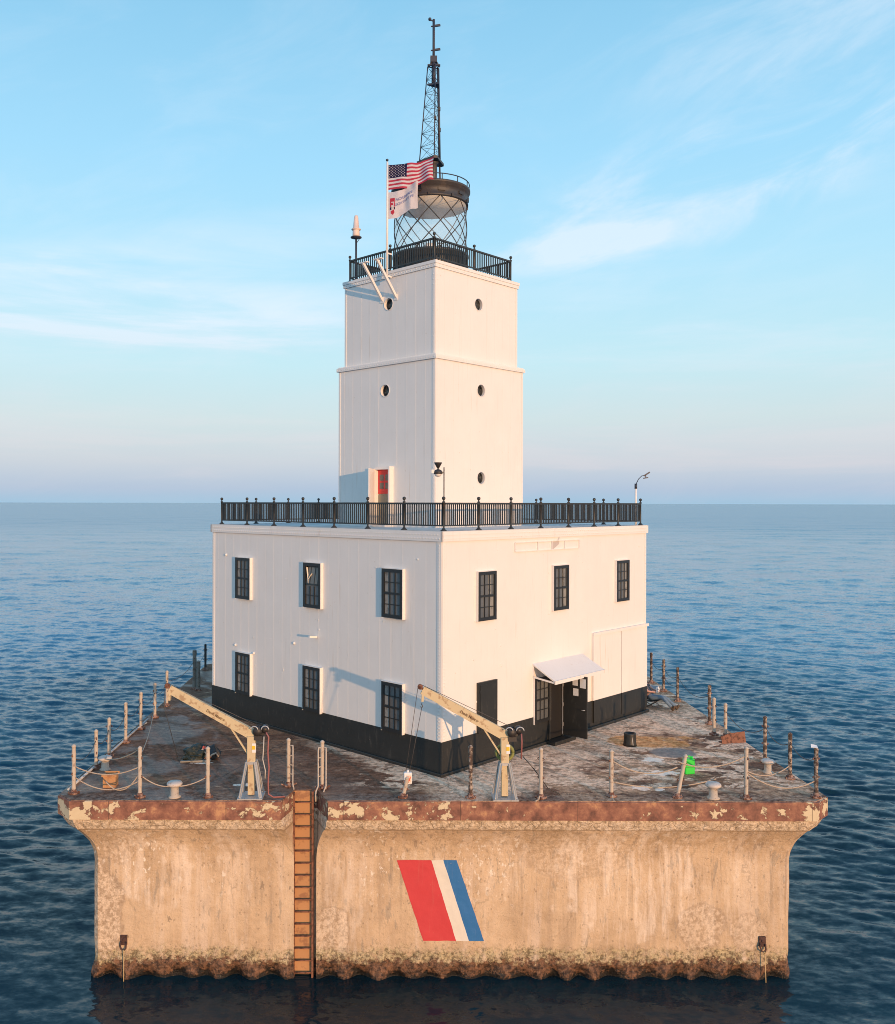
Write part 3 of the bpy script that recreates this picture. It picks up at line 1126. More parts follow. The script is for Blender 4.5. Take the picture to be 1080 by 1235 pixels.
M_curtain = worn('grey_curtain', (.25, .25, .235), (.12, .12, .115), .5, 5, .9)
wL = make_window('window', .115, True, curtain=-1)
wO = make_window('window', .115, True, 'open')
wR = make_window('window', .09, True, curtain=1)
wS = make_window('window', .08, False, shutter=True)
wD = make_window('window', .06, True)
place(wL, 'L', 1.89, 4.33)
place(wO, 'L', 5.58, 4.33)
place(dup(wL, lh), 'L', 9.40, 4.33)
place(dup(wL, lh), 'L', 1.89, .94)
place(dup(wL, lh), 'L', 5.60, .94)
place(dup(wL, lh), 'L', 9.38, .94)
place(wR, 'R', 1.95, 4.26)
place(dup(wR, lh), 'R', 5.80, 4.26)
place(dup(wR, lh), 'R', 9.66, 4.26)
place(wS, 'R', 2.0, .96)
place(wD, 'R', 4.81, .74)

# ---- entrance: flat black panel painted as the unlit doorway, open leaf with papers, canopy, pale jamb
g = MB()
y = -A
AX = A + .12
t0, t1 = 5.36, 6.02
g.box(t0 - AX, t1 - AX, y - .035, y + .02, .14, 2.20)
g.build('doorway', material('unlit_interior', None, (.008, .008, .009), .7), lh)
g = MB()
g.box(5.27 - AX, 5.36 - AX, y - .07, y + .01, .10, 2.28)
g.box(6.02 - AX, 6.12 - AX, y - .07, y + .01, .10, 2.28)
g.box(5.27 - AX, 6.12 - AX, y - .075, y + .01, 2.20, 2.30)
g.box(6.12 - AX, 7.60 - AX, y - .018, y + .01, .10, ZB + .02)
g.build('door_frame', M_black, lh)
g = MB()
g.box(5.1 - AX, 6.3 - AX, y - .42, y - .105, -.01, .12, bev=.015)
g.build('doorstep', M_black, lh)
g = MB()
hx = 6.045 - AX
g.box(hx - .025, hx + .025, y - 1.0, y - .09, .16, 2.16, bev=.008)
leaf = g.build('door', M_black, lh)
g = MB()
g.box(hx - .032, hx + .032, y - .088, y - .055, .18, 2.14)
for zz in (.5, 1.15, 1.8):
    g.box(hx - .04, hx - .026, y - .11, y - .06, zz - .06, zz + .06)
g.build('edge_strip', M_alu, leaf)
g = MB()
for (ya, yb_, za, zb) in ((-.46, -.66, 1.83, 2.08), (-.74, -.96, 1.78, 2.08), (-.48, -.68, 1.50, 1.74)):
    g.box(hx - .031, hx - .027, y + yb_, y + ya, za, zb)
g.build('notices', M_paper, leaf)
g = MB()
g.tube([(hx - .03, y - .93, 1.08), (hx - .08, y - .93, 1.08), (hx - .08, y - .83, 1.08)], .012, 6)
g.build('handle', M_alu, leaf)

g = MB()
c0, c1 = 4.45 - AX, 7.30 - AX
zt, zf, pr = 2.66, 2.22, .86
g.add([(c0, y, zt), (c1, y, zt), (c1, y - pr, zf), (c0, y - pr, zf), (c0, y, zt - .04), (c1, y, zt - .04), (c1, y - pr, zf - .05), (c0, y - pr, zf - .05)],
      [(0, 3, 2, 1), (4, 5, 6, 7), (0, 1, 5, 4), (1, 2, 6, 5), (2, 3, 7, 6), (3, 0, 4, 7)])
g.box(c0 - .02, c1 + .02, y - pr - .03, y - pr + .004, zf - .10, zf + .012)
for cx in (c0 + .02, (c0 + c1) / 2, c1 - .05):
    g.bar((cx, y - .02, zt - .42), (cx, y - pr + .05, zf - .06), .03, .05)
    g.bar((cx, y - .02, zt - .42), (cx, y - .02, zt - .05), .03, .04)
g.build('canopy', M_white, lh)

# ---- cargo door on the right
g = MB()
d0, d1 = 7.93 - AX, 11.53 - AX
for a, b2 in ((d0, (d0 + d1) / 2 - .02), ((d0 + d1) / 2 + .02, d1)):
    g.box(a, b2, y - .06, y + .0, ZB + .012, 3.20, 0)
    g.box(a, b2, y - .062, y - .01, .20, ZB + .01, 1)
    for ii_ in range(9):
        for xx in (a + .05, b2 - .05):
            g.rivet((xx, y - .06, 1.2 + ii_ * .23), (0, -1, 0), .018)
g.build('cargo_door', [M_white, M_black], lh)
g = MB()
g.box(d0 - .07, d1 + .06, y - .10, y, 3.205, 3.30)
g.box(d0 - .075, d0 - .012, y - .085, y, ZB + .02, 3.203)
g.build('cargo_door_track', M_white, lh)

# ---- name board frame, four empty bays
g = MB()
s0, s1 = 3.50 - AX, 7.05 - AX
zb, ztp = 6.24, 6.54
g.box(s0, s1, y - .05, y, ztp - .02, ztp)
g.box(s0, s1, y - .045, y, zb, zb + .02)
for q in (0, .335, .55, .755, 1):
    xx = s0 + (s1 - s0) * q
    g.box(xx - .014, xx + .014, y - .042, y, zb + .021, ztp - .021)
sb = g.build('name_board_frame', M_white, lh)
g = MB()
xa = s0 + (s1 - s0) * .56
g.add([(xa, y - .008, ztp - .03), (xa + .42, y - .008, ztp - .03), (xa + .40, y - .008, ztp - .12), (xa + .1, y - .008, zb + .03), (xa, y - .008, zb + .03)], [(0, 4, 3, 2, 1)])
g.build('shade_patch', material('painted_shade_grey', None, (.50, .45, .43), .7), sb)  # flat grey piece paints the triangular shade in this bay
g = MB()
g.tube([(xa + .38, y - .02, ZW + .27), (xa + .38, y - .06, ZW - .05), (xa + .3, y - .04, ztp)], .012, 6)
g.build('conduit', M_white, lh)

# ---- small fittings on the left wall
for tt, zz in ((10.55, 5.85), (6.6, 3.05), (9.95, 2.62), (8.85, 2.45)):
    g = MB()
    g.lathe([(.05, 0), (.05, .02), (.035, .05), (.001, .06)], 10, 0, M=Matrix.Translation((-A, tt - A, zz)) @ Matrix.Rotation(R(-90), 4, 'Y'))
    g.build('wall_fitting', M_white, lh)
g = MB()
g.bar((-A - .02, 5.45 - A, 3.38), (-A - .32, 5.45 - A, 3.42), .07, .07)
g.build('wall_spout', M_white, lh)

# ---- tower
CXT, CYT = -.71, -.705
A1, A2 = 2.355, 2.206
ZL, ZT = 12.47, 15.50


def tower_block(a, z0, z1, name, holes):
    """a square storey; the two front walls are skins with round holes cut through to portlights set .13 m back"""
    g = MB()
    th, rh = .13, .20
    x0, y0_ = CXT - a, CYT - a
    g.add([(x0, y0_ + 2 * a, z0), (x0 + 2 * a, y0_ + 2 * a, z0), (x0 + 2 * a, y0_ + 2 * a, z1), (x0, y0_ + 2 * a, z1),
           (x0 + 2 * a, y0_, z0), (x0 + 2 * a, y0_, z1)], [(1, 0, 3, 2), (4, 1, 2, 5)])
    for s in (0, 1):
        nrm = (0, -1, 0) if s == 0 else (-1, 0, 0)

        def P(t_, n_, z_):
            return (CXT - a + t_, CYT - a - n_, z_) if s == 0 else (CXT - a - n_, CYT - a + t_, z_)

        def face(q):
            g.add(q, [(0, 1, 2, 3) if s == 0 else (3, 2, 1, 0)])

        def rect(t0, t1, za, zb2):
            face([P(t0, 0, za), P(t1, 0, za), P(t1, 0, zb2), P(t0, 0, zb2)])

        zc = z0
        hs = 2 * rh
        for tt, zz in sorted(holes[s], key=lambda q: q[1]):
            rect(0, 2 * a, zc, zz - hs)
            rect(0, tt - hs, zz - hs, zz + hs)
            rect(tt + hs, 2 * a, zz - hs, zz + hs)
            N = 32
            for k in range(N):
                c0, s0 = math.cos(2 * PI * k / N), math.sin(2 * PI * k / N)
                c1, s1 = math.cos(2 * PI * (k + 1) / N), math.sin(2 * PI * (k + 1) / N)
                m0, m1 = max(abs(c0), abs(s0)), max(abs(c1), abs(s1))
                face([P(tt + rh * c0, 0, zz + rh * s0), P(tt + hs * c0 / m0, 0, zz + hs * s0 / m0),
                      P(tt + hs * c1 / m1, 0, zz + hs * s1 / m1), P(tt + rh * c1, 0, zz + rh * s1)])
                face([P(tt + rh * c0, -th, zz + rh * s0), P(tt + rh * c0, 0, zz + rh * s0), P(tt + rh * c1, 0, zz + rh * s1), P(tt + rh * c1, -th, zz + rh * s1)])
            zc = zz + hs
        rect(0, 2 * a, zc, z1)

        def slab(t0, t1, n1, za, zb2):
            p, q = P(t0, -.005, za), P(t1, n1, zb2)
            g.box(min(p[0], q[0]), max(p[0], q[0]), min(p[1], q[1]), max(p[1], q[1]), za, zb2)
        tt = .45
        while tt < 2 * a - .2:
            if s and all(abs(tt - h[0]) > rh + .06 for h in holes[s]):
                for j in range(int((z1 - z0) / .13) - 1):
                    g.rivet(P(tt - .03, 0, z0 + .1 + j * .13), nrm, .013)
            if all(abs(tt + .007 - h[0]) > rh + .03 for h in holes[s]):
                slab(tt, tt + .014, .0028 if s else .0015, z0 + .01, z1 - .01)
            tt += .44
        slab(.015, .12, .015, z0 + .02, z1 - .02)
        slab(2 * a - .10, 2 * a - .01, .012, z0 + .02, z1 - .02)
        for j in range(int((z1 - z0) / .17)):
            g.rivet(P(.07, .015, z0 + .1 + j * .17), nrm, .022)
    return g.build(name, M_white, lh)


def rim(a, z0, z1, out, name, rows=1):
    g = MB()
    g.box(CXT - a - out, CXT + a + out, CYT - a - out, CYT + a + out, z0, z1)
    n = int(2 * (a + out) / .115)
    for j in range(n):
        tt = .06 + j * .115
        for zz in ((z0 + z1) / 2,) if rows == 1 else (z0 + .07, z1 - .06):
            g.rivet((CXT - a - out + tt, CYT - a - out, zz), (0, -1, 0), .02)
            g.rivet((CXT - a - out, CYT - a - out + tt, zz), (-1, 0, 0), .02)
    return g.build(name, M_white, lh)


tower_block(A1, ZR + .0, ZL, 'tower_wall', ([(2.33, 11.62), (2.34, 8.62)], [(2.33, 11.61)]))
rim(A1, ZL, ZL + .115, .06, 'tower_ledge')
g = MB()
g.box(CXT - A1 - .03, CXT + A1 + .03, CYT - A1 - .03, CYT + A1 + .03, ZL + .115, ZL + .15)
for j in range(40):
    g.rivet((CXT - A1 + .06 + j * .12, CYT - A1 + .05, ZL + .17), (0, -.3, 1), .026)
    g.rivet((CXT - A1 + .05, CYT - A1 + .06 + j * .12, ZL + .17), (-.3, 0, 1), .026)
g.build('tower_ledge_cap', M_white, lh)
tower_block(A2, ZL + .15, ZT, 'upper_tower_wall', ([(2.22, 14.60)], [(2.17, 14.60)]))
rim(A2, ZT, ZT + .12, .04, 'tower_cornice', 1)
g = MB()
g.box(CXT - A2 - .06, CXT + A2 + .06, CYT - A2 - .06, CYT + A2 + .06, ZT + .12, ZT + .22)
g.build('gallery_floor', M_white, lh)


def porthole(side, tt, z_, a):
    """a round opening: white rim collar and a dark recessed pane"""
    M = (Matrix.Translation((CXT - a + tt, CYT - a, z_)) @ Matrix.Rotation(R(90), 4, 'X')) if side == 'R' else \
        (Matrix.Translation((CXT - a, CYT - a + tt, z_)) @ Matrix.Rotation(R(-90), 4, 'Y'))
    g = MB()
    g.lathe([(.201, .0), (.226, .0), (.226, .012), (.201, .012), (.201, .0)], 32, 0, M=M, caps=False)
    o = g.build('porthole', M_white, lh)
    g = MB()
    g.lathe([(.001, -.12), (.215, -.12)], 32, 0, M=M)
    g.build('pane', M_pane, o)
    g = MB()
    g.lathe([(.165, -.118), (.199, -.118), (.199, -.095), (.165, -.10), (.165, -.118)], 32, 0, M=M, caps=False)
    g.build('dark_ring', M_frame, o)
    return o


porthole('L', 2.17, 19.60 - 5, A2)
porthole('L', 2.33, 16.61 - 5, A1)
porthole('R', 2.22, 19.60 - 5, A2)
porthole('R', 2.33, 16.62 - 5, A1)
porthole('R', 2.34, 13.62 - 5, A1)

# ---- tower door on the left face: boxed frame, red upper leaf, white storm leaf swung out
x = CXT - A1
y0 = CYT - A1
ta, tb = 1.98, 2.62
g = MB()
g.box(x - .20, x, y0 + ta - .07, y0 + ta, ZR + .001, 8.98)
g.box(x - .20, x, y0 + tb, y0 + tb + .07, ZR + .001, 8.98)
g.box(x - .205, x, y0 + ta - .075, y0 + tb + .075, 8.90, 9.0)
g.box(x - .45, x, y0 + ta - .1, y0 + tb + .3, ZR + .002, ZR + .05)
g.build('tower_door_frame', M_white, lh)
g = MB()
xd = x - .035
g.box(xd, x - .002, y0 + ta, y0 + tb, ZR + .05, 8.05, 1)
g.box(xd - .01, x - .002, y0 + ta, y0 + tb, 8.07, 8.90, 0)
td = g.build('tower_door', [M_red, M_olive], lh)
g = MB()
for k in range(2):
    for l in range(2):
        ya = y0 + ta + .09 + k * .27
        za = 8.24 + l * .28
        g.box(xd - .016, xd - .0105, ya, ya + .19, za, za + .21)
g.build('pane', M_pane, td)
g = MB()
dirv = Vector((-math.cos(R(30)), -math.sin(R(30)), 0))
p0 = Vector((x - .205, y0 + tb + .03, 0))
p1 = p0 + dirv * .64
g.bar((p0.x, p0.y, (ZR + .06 + 8.93) / 2), (p1.x, p1.y, (ZR + .06 + 8.93) / 2), .035, 8.93 - ZR - .06)
sl = g.build('storm_door', M_white, lh)

# ---- the two struts of an old hoist platform near the top of the left face
for tt in (2.48, 1.80):
    g = MB()
    p = Vector((CXT - A2, CYT - A2 + tt, 19.78 - 5))
    q = p + Vector((-.92, 0, 1.12))
    g.bar(p, q, .07, .09)
    g.bar(q + Vector((.06, -.18, .02)), q + Vector((.06, .18, .02)), .16, .03)
    g.box(p.x - .02, p.x, p.y - .08, p.y + .08, p.z - .1, p.z + .1)
    g.build('hoist_strut', M_white, lh)

# ---- lantern
LX, LY = (-.03 + -1.0) * .7071, (.03 + -1.0) * .7071     # world (.05, -1) in local axes
LR = 1.30
ZG, ZGT = ZT + .22, 18.49
g = MB()
g.lathe([(1.36, ZG), (1.36, ZG + .06), (1.33, ZG + .08), (1.33, 16.56), (1.38, 16.58), (1.38, 16.66), (1.30, 16.66)], 64, 0, (LX, LY, 0))
for k in range(24):
    a = 2 * PI * k / 24
    g.bar((LX + 1.335 * math.cos(a), LY + 1.335 * math.sin(a), ZG + .1), (LX + 1.335 * math.cos(a), LY + 1.335 * math.sin(a), 16.55), .02, .05, up=(math.cos(a), math.sin(a), 0))
drum = g.build('lantern_base', M_rail, lh)
g = MB()
n = 96
vs = []
for zz in (16.66, ZGT):
    for k in range(n):
        a = 2 * PI * k / n
        vs.append((LX + LR * math.cos(a), LY + LR * math.sin(a), zz))
g.add(vs, [(k, (k + 1) % n, n + (k + 1) % n, n + k) for k in range(n)], 0, True)
g.build('lantern_glass', M_lglass, lh)
g = MB()
ZS = 10
for k in range(ZS):
    for sgn in (-1, 1):
        a0 = R(-90 - 45) + R(13) + k * 2 * PI / ZS
        pts = []
        for j in range(17):
            u = j / 16
            a = a0 + sgn * u * (ZGT - 16.66) / .445 * R(18)
            pts.append((LX + (LR + .012) * math.cos(a), LY + (LR + .012) * math.sin(a), ZGT - u * (ZGT - 16.66)))
        g.tube(pts, .016, 6)
g.build('lantern_lattice', M_bar, lh)
g = MB()
g.lathe([(1.285, ZGT - .06), (1.285, ZGT - .002), (.001, ZGT + .02)], 64, 0, (LX, LY, 0))
g.build('lantern_ceiling', M_cream, lh)
g = MB()
g.lathe([(1.20, ZGT + .03), (1.335, ZGT - .03), (1.36, ZGT - .03), (1.36, ZGT + .04), (1.345, ZGT + .05), (1.345, ZGT + .33), (1.39, ZGT + .35), (1.39, ZGT + .41), (1.43, ZGT + .43),
         (1.43, ZGT + .51), (1.39, ZGT + .53), (.9, ZGT + .66), (.35, ZGT + .74), (.001, ZGT + .76)], 64, 0, (LX, LY, 0))
for k in range(10):
    a = R(-135 + 14) + k * 2 * PI / 10
    M = Matrix.Translation((LX + 1.345 * math.cos(a), LY + 1.345 * math.sin(a), ZGT + .19)) @ Matrix.Rotation(a, 4, 'Z')
    g.box(0, .035, -.13, .13, -.05, .05, 1, M=M)
    M2 = Matrix.Translation((LX + 1.36 * math.cos(a + .3), LY + 1.36 * math.sin(a + .3), ZGT + .02)) @ Matrix.Rotation(a + .3, 4, 'Z')
    g.box(0, .05, -.04, .04, -.05, .05, 1, M=M2)
g.build('lantern_roof', [M_lantern, M_dark], lh)
g = MB()
zr = 24.20 - 5
g.tube([(LX + 1.40 * math.cos(2 * PI * k / 48), LY + 1.40 * math.sin(2 * PI * k / 48), zr) for k in range(49)], .018, 6, cap=False)
for k in range(14):
    a = 2 * PI * (k + .3) / 14
    g.tube([(LX + 1.40 * math.cos(a), LY + 1.40 * math.sin(a), ZGT + .5), (LX + 1.40 * math.cos(a), LY + 1.40 * math.sin(a), zr)], .018, 6)
g.build('lantern_roof_rail', M_lattice, lh)
g = MB()
g.lathe([(.20, ZG), (.20, 16.55), (.30, 16.6), (.30, 16.70), (.24, 16.75), (.24, 17.0), (.18, 17.12), (.001, 17.18)], 20, 0, (LX, LY, 0))
g.build('beacon', M_pole, lh)

# ------------------------------------------------------------------ railings round the two roofs
def railing(name, label, half, nb, z0, cx, cy, h, pitch, finial=True, root_rot=R(45), panels=True):
    rl = thing(name, label, 'railing', (0, 0, z0), root_rot, 'dark picket railings round the roofs')
    pg = MB()
    pg.lathe([(.10, .0), (.10, .015), (.055, .05), (.03, .09), (.03, h - .02), (.045, h - .01), (.045, h + .03), (.02, h + .04), (.02, h + .07),
              (.045, h + .09), (.055, h + .125), (.045, h + .16), (.001, h + .18)], 12, 0)
    first = None
    st = 2 * half / nb
    for sd_ in range(4):
        for k in range(nb):
            u = -half + k * st
            x_, y_ = ((u, -half), (half, u), (-u, half), (-half, -u))[sd_]
            if first is None:
                first = o = pg.build('post', M_rail, rl)
            else:
                o = first.copy()
                COL.objects.link(o)
                o.parent = rl
            o.location = (cx + x_, cy + y_, 0)
        g = MB()
        g.box(-half + .04, half - .04, -.032, .032, h - .055, h)
        g.box(-half + .04, half - .04, -.022, .022, .135, .175)
        for k in range(nb):
            a = -half + k * st + .06
            n_ = int((st - .12) / pitch)
            for j in range(n_ + 1):
                xx = a + (st - .12) * j / n_
                g.box(xx - .014, xx + .014, -.014, .014, .17, h - .05)
        g.build('picket_panel', M_rail, rl, ((cx, cy - half, 0), (cx + half, cy, 0), (cx, cy + half, 0), (cx - half, cy, 0))[sd_], sd_ * PI / 2)
    return rl


railing('railing', 'long dark picket railing with ball finials round the roof of the white house', A - .20, 7, 5 + ZR, .10, -.13, .82, .088)
railing('railing', 'short dark picket railing round the lantern gallery on top of the tower', A2 - .15, 2, 5 + ZG, CXT + .05, CYT - .05, .80, .10)

# ------------------------------------------------------------------ lattice mast on the lantern roof
WLX, WLY = .05, -1.0
mast = thing('lattice_mast', 'slender dark lattice mast with thin pole above the lantern roof', 'mast', (WLX, WLY, 24.2))
b3 = [(-.38, .05), (.13, -.40), (.36, .30)]
tz = 28.55 - 24.2
bz = 25.15 - 24.2
tp = [(.12 + (x_ - .03) * .52, y_ * .52) for x_, y_ in b3]


def leg_at(k, z_):
    u = (z_ - bz) / (tz - bz)
    return Vector((b3[k][0] + (tp[k][0] - b3[k][0]) * u, b3[k][1] + (tp[k][1] - b3[k][1]) * u, z_))


for k in range(3):
    g = MB()
    g.tube([leg_at(k, bz), leg_at(k, tz)], .019 if k < 2 else .046, 8)
    g.build('leg', M_lattice, mast)
g = MB()
NB = 7
for i in range(NB):
    za, zb2 = bz + (tz - bz) * i / NB, bz + (tz - bz) * (i + 1) / NB
    for k in range(3):
        l = (k + 1) % 3
        g.tube([leg_at(k, za), leg_at(l, za)], .008, 5)
        g.tube([leg_at(k, za), leg_at(l, zb2)], .0065, 5)
        g.tube([leg_at(l, za), leg_at(k, zb2)], .0065, 5)
for k in range(3):
    g.tube([leg_at(k, tz), leg_at((k + 1) % 3, tz)], .02, 5)
g.build('bracing', M_lattice, mast)
g = MB()
g.lathe([(.30, -.2), (.26, 0), (.16, .08), (.13, .2), (.13, .80), (.2, .85)], 12, 0, (.12, -.05, 0))
g.prism([(-.48, .1), (.10, -.52), (.24, -.50), (.52, .32), (.42, .42), (-.46, .2)], bz - .09, bz)
g.tube([(.36, .30, bz), (.40, .33, -.1)], .03, 8)
g.build('pedestal', M_lantern, mast)
g = MB()
px_ = .12
g.tube([(px_, 0, 27.85 - 24.2), (px_, 0, 28.7 - 24.2)], .075, 8)
g.tube([(px_, 0, 28.7 - 24.2), (px_, 0, 30.25 - 24.2)], .045, 8)
g.prism([(-.12, -.1), (.3, -.25), (.32, .15)], 27.82 - 24.2, 27.88 - 24.2)
g.bar((px_ - .22, 0, tz + .05), (px_ + .24, 0, tz + .05), .06, .05)
g.bar((px_ + .22, .1, tz + .02), (px_, 0, tz + .32), .05, .05)
g.bar((px_ - .15, 0, tz + .02), (px_, 0, tz + .28), .05, .05)
g.box(px_ - .12, px_ + .12, -.08, .08, tz + .14, tz + .36)
g.build('top_pole', M_lattice, mast)
g = MB()
for zz, l, r_ in ((29.15 - 24.2, -.10, .24), (30.02 - 24.2, -.10, .24)):
    g.bar((px_ + l, 0, zz - .02), (px_ + .12, 0, zz), .04, .03)
    g.bar((px_ + .05, 0, zz), (px_ + r_, 0, zz + .03), .05, .07)
g.lathe([(.001, -.06), (.05, -.04), (.06, 0), (.05, .04), (.001, .06)], 10, 0, (px_ - .14, 0, 30.26 - 24.2))
g.bar((px_ - .14, 0, 30.24 - 24.2), (px_ + .02, 0, 30.18 - 24.2), .035, .035)
g.build('antenna_arm', M_lattice, mast)
g = MB()
for z_, k in ((26.55 - 24.2, 1), (26.35 - 24.2, 2), (27.1 - 24.2, 2)):
    p = leg_at(k, z_)
    g.box(p.x - .02, p.x + .06, p.y - .06, p.y + .04, p.z - .06, p.z + .06)
g.build('junction_box', M_dark, mast)

# ------------------------------------------------------------------ flagpole and flags
FX, FY = None, None
lx_, ly_ = CXT - A2 - .16, CYT - A2 + 1.95
FX, FY = (lx_ - ly_) * .70711, (lx_ + ly_) * .70711
pole = thing('flagpole', 'thin white flagpole fixed outside the gallery railing on the left face', 'flagpole', (FX, FY, 20.38))
g = MB()
g.tube([(0, 0, 0), (0, 0, 4.02)], [.042, .028], 10)
g.build('shaft', M_pole, pole)
g = MB()
g.lathe([(.001, 4.02), (.045, 4.06), (.045, 4.10), (.001, 4.13)], 10)
g.build('finial', M_lattice, pole)
g = MB()
g.tube([(.035, -.03, .5), (.04, -.035, 3.98)], .006, 5)
g.bar((0, 0, .12), (.15, .15, .12), .05, .05)
g.bar((0, 0, .9), (.15, .15, .9), .05, .05)
g.build('bracket', M_pole, pole)

LEN = 1.58


def flag_pt(u, v, H, drop, amp, seed, sag, Lw):
    """u along the fly 0..1, v down the hoist 0..1"""
    w = amp * (.25 + u) * math.sin(u * 9.5 + v * 2.2 + seed) + amp * .45 * u * math.sin(u * 21 - v * 3.1 + seed * 2)
    x_ = Lw * u * (.97 - .02 * math.sin(v * 3))
    z_ = -v * H * (1 - .10 * u) + drop * u * u + .06 * math.sin(u * 7.0 + 1.0 + v * .7 + seed) * u + sag * u
    return Vector((.035 + x_ * .995, w - .10 * u, z_))


def cloth(base_rgb, name):
    def f(t, b, out):
        df = t.new('ShaderNodeBsdfDiffuse')
        tl = t.new('ShaderNodeBsdfTranslucent')
        df.inputs[0].default_value = (*base_rgb, 1)
        tl.inputs[0].default_value = (*base_rgb, 1)
        m = t.new('ShaderNodeMixShader')
        m.inputs[0].default_value = .35
        t.t.links.new(df.outputs[0], m.inputs[1])
        t.t.links.new(tl.outputs[0], m.inputs[2])
        t.t.links.new(m.outputs[0], out.inputs[0])
    return material(name, f, base_rgb, .8)


M_fred = cloth((.52, .06, .10), 'red_flag_cloth')
M_fwhite = cloth((.72, .68, .70), 'white_flag_cloth')
M_fblue = cloth((.025, .025, .075), 'blue_flag_cloth')
fl = thing('flag', 'striped flag with dark starred canton flying at the top of the flagpole', 'flag', (FX, FY, 24.30), 0, 'flags on the pole')
H1, W1 = .86, 1.60
NU, NV = 48, 26
par1 = (H1, .16, .115, .4, .02, W1)
g = MB()
vs = [flag_pt(i / NU, j / NV, *par1) for j in range(NV + 1) for i in range(NU + 1)]
for j in range(NV):
    for i in range(NU):
        stripe_i = j // 2
        mi = 0 if stripe_i % 2 == 0 else 1
        if i < NU * .40 and stripe_i < 7:
            mi = 2
        o = j * (NU + 1) + i
        g.f.append((o, o + NU + 1, o + NU + 2, o + 1))
        g.m.append(mi)
        g.s.append(True)
g.v = [tuple(p) for p in vs]
for r_ in range(9):
    for c_ in range(6 if r_ % 2 == 0 else 5):
        u = (.40 / 12) * (1 + 2 * c_ + (r_ % 2))
        v = (7 / 13) * (r_ + 1) / 10
        p = flag_pt(u, v, *par1)
        pu = (flag_pt(u + .01, v, *par1) - p).normalized()
        pv = (flag_pt(u, v + .01, *par1) - p).normalized()
        nn = pv.cross(pu).normalized()
        for s in (-1, 1):
            ring_ = []
            for k in range(10):
                rr_ = .026 if k % 2 == 0 else .011
                a = PI / 2 + k * PI / 5
                ring_.append(p + nn * (.010 * s) + pu * (rr_ * math.cos(a)) - pv * (rr_ * math.sin(a)))
            g.add(ring_, [tuple(range(10)) if s > 0 else tuple(reversed(range(10)))], 1)
g.build('striped_cloth', [M_fred, M_fwhite, M_fblue], fl)

fl2 = thing('flag', 'white pennant with red lighthouse badge and two lines of blue lettering below the striped flag', 'flag', (FX, FY, 23.36), 0, 'flags on the pole')
H2_, W2_ = .92, 1.06
par2 = (H2_, .36, .08, 2.0, -.0, W2_)
g = MB()
NU, NV = 36, 24
vs = [flag_pt(i / NU, j / NV, *par2) for j in range(NV + 1) for i in range(NU + 1)]
g.add(vs, [(j * (NU + 1) + i, (j + 1) * (NU + 1) + i, (j + 1) * (NU + 1) + i + 1, j * (NU + 1) + i + 1) for j in range(NV) for i in range(NU)], 0, True)
g.build('white_cloth', M_fwhite, fl2)


def on_flag(x_, y_, lift=-.013):
    p = flag_pt(x_ / W2_, -y_ / H2_, *par2)
    return (p.x, p.y + lift, p.z)


g = MB()
for txt, size, xx, yy in (('NORMAN', .135, .27, -.34), ('LIGHTHT PS', .125, .24, -.50)):
    tv, tf = text_mesh(txt, size, 0)
    g.add([on_flag(xx + p.x * 1.0, yy + p.y) for p in tv], tf)
g.build('lettering', material('blue_lettering', None, (.20, .22, .38), .8), fl2)
g = MB()
q = [(-.0, -.22), (.17, -.22), (.17, -.52), (.14, -.52), (.14, -.34), (.035, -.34), (.035, -.52), (.0, -.52)]
g.add([on_flag(.07 + a, b_) for a, b_ in q], [(0, 7, 6, 5), (0, 5, 4, 1), (1, 4, 3, 2)])
g.add([on_flag(.14 + a, b_) for a, b_ in ((-.03, -.38), (.03, -.38), (.045, -.46), (-.045, -.46))], [(0, 3, 2, 1)])
g.add([on_flag(.15 + a, b_) for a, b_ in ((-.05, -.66), (.06, -.62), (.08, -.72), (.02, -.80), (-.05, -.74))], [(0, 4, 3, 2, 1)])
g.build('badge', M_fred, fl2)
g = MB()
g.add([on_flag(.155 + a, b_) for a, b_ in ((-.09, -.53), (.09, -.53), (.09, -.62), (-.09, -.62))], [(0, 3, 2, 1)])
g.build('badge_base', M_fblue, fl2)

# ------------------------------------------------------------------ fittings on the roofs
lx_, ly_ = CXT - A2 + .12, CYT + A2 - .42
fx, fy = (lx_ - ly_) * .70711, (lx_ + ly_) * .70711
fs_ = thing('signal_lamp', 'white cone-topped signal lamp on a thin post at the left gallery corner', 'lamp', (fx + .13, fy, 5 + ZG))
g = MB()
g.tube([(0, 0, 0), (0, 0, 1.58)], .035, 8)
g.lathe([(.03, 1.52), (.20, 1.56), (.20, 1.59), (.03, 1.60)], 16)
g.tube([(.0, 0, 1.35), (.14, 0, 1.55)], .012, 5)
g.build('post', M_lattice, fs_)
g = MB()
g.lathe([(.10, 1.60), (.13, 1.64), (.125, 1.80), (.11, 1.83), (.17, 1.85), (.17, 1.875), (.115, 1.89), (.075, 2.30), (.055, 2.36), (.001, 2.37)], 18)
g.build('lamp_housing', material('pinkish_white_housing', None, (.74, .60, .54), .5), fs_)

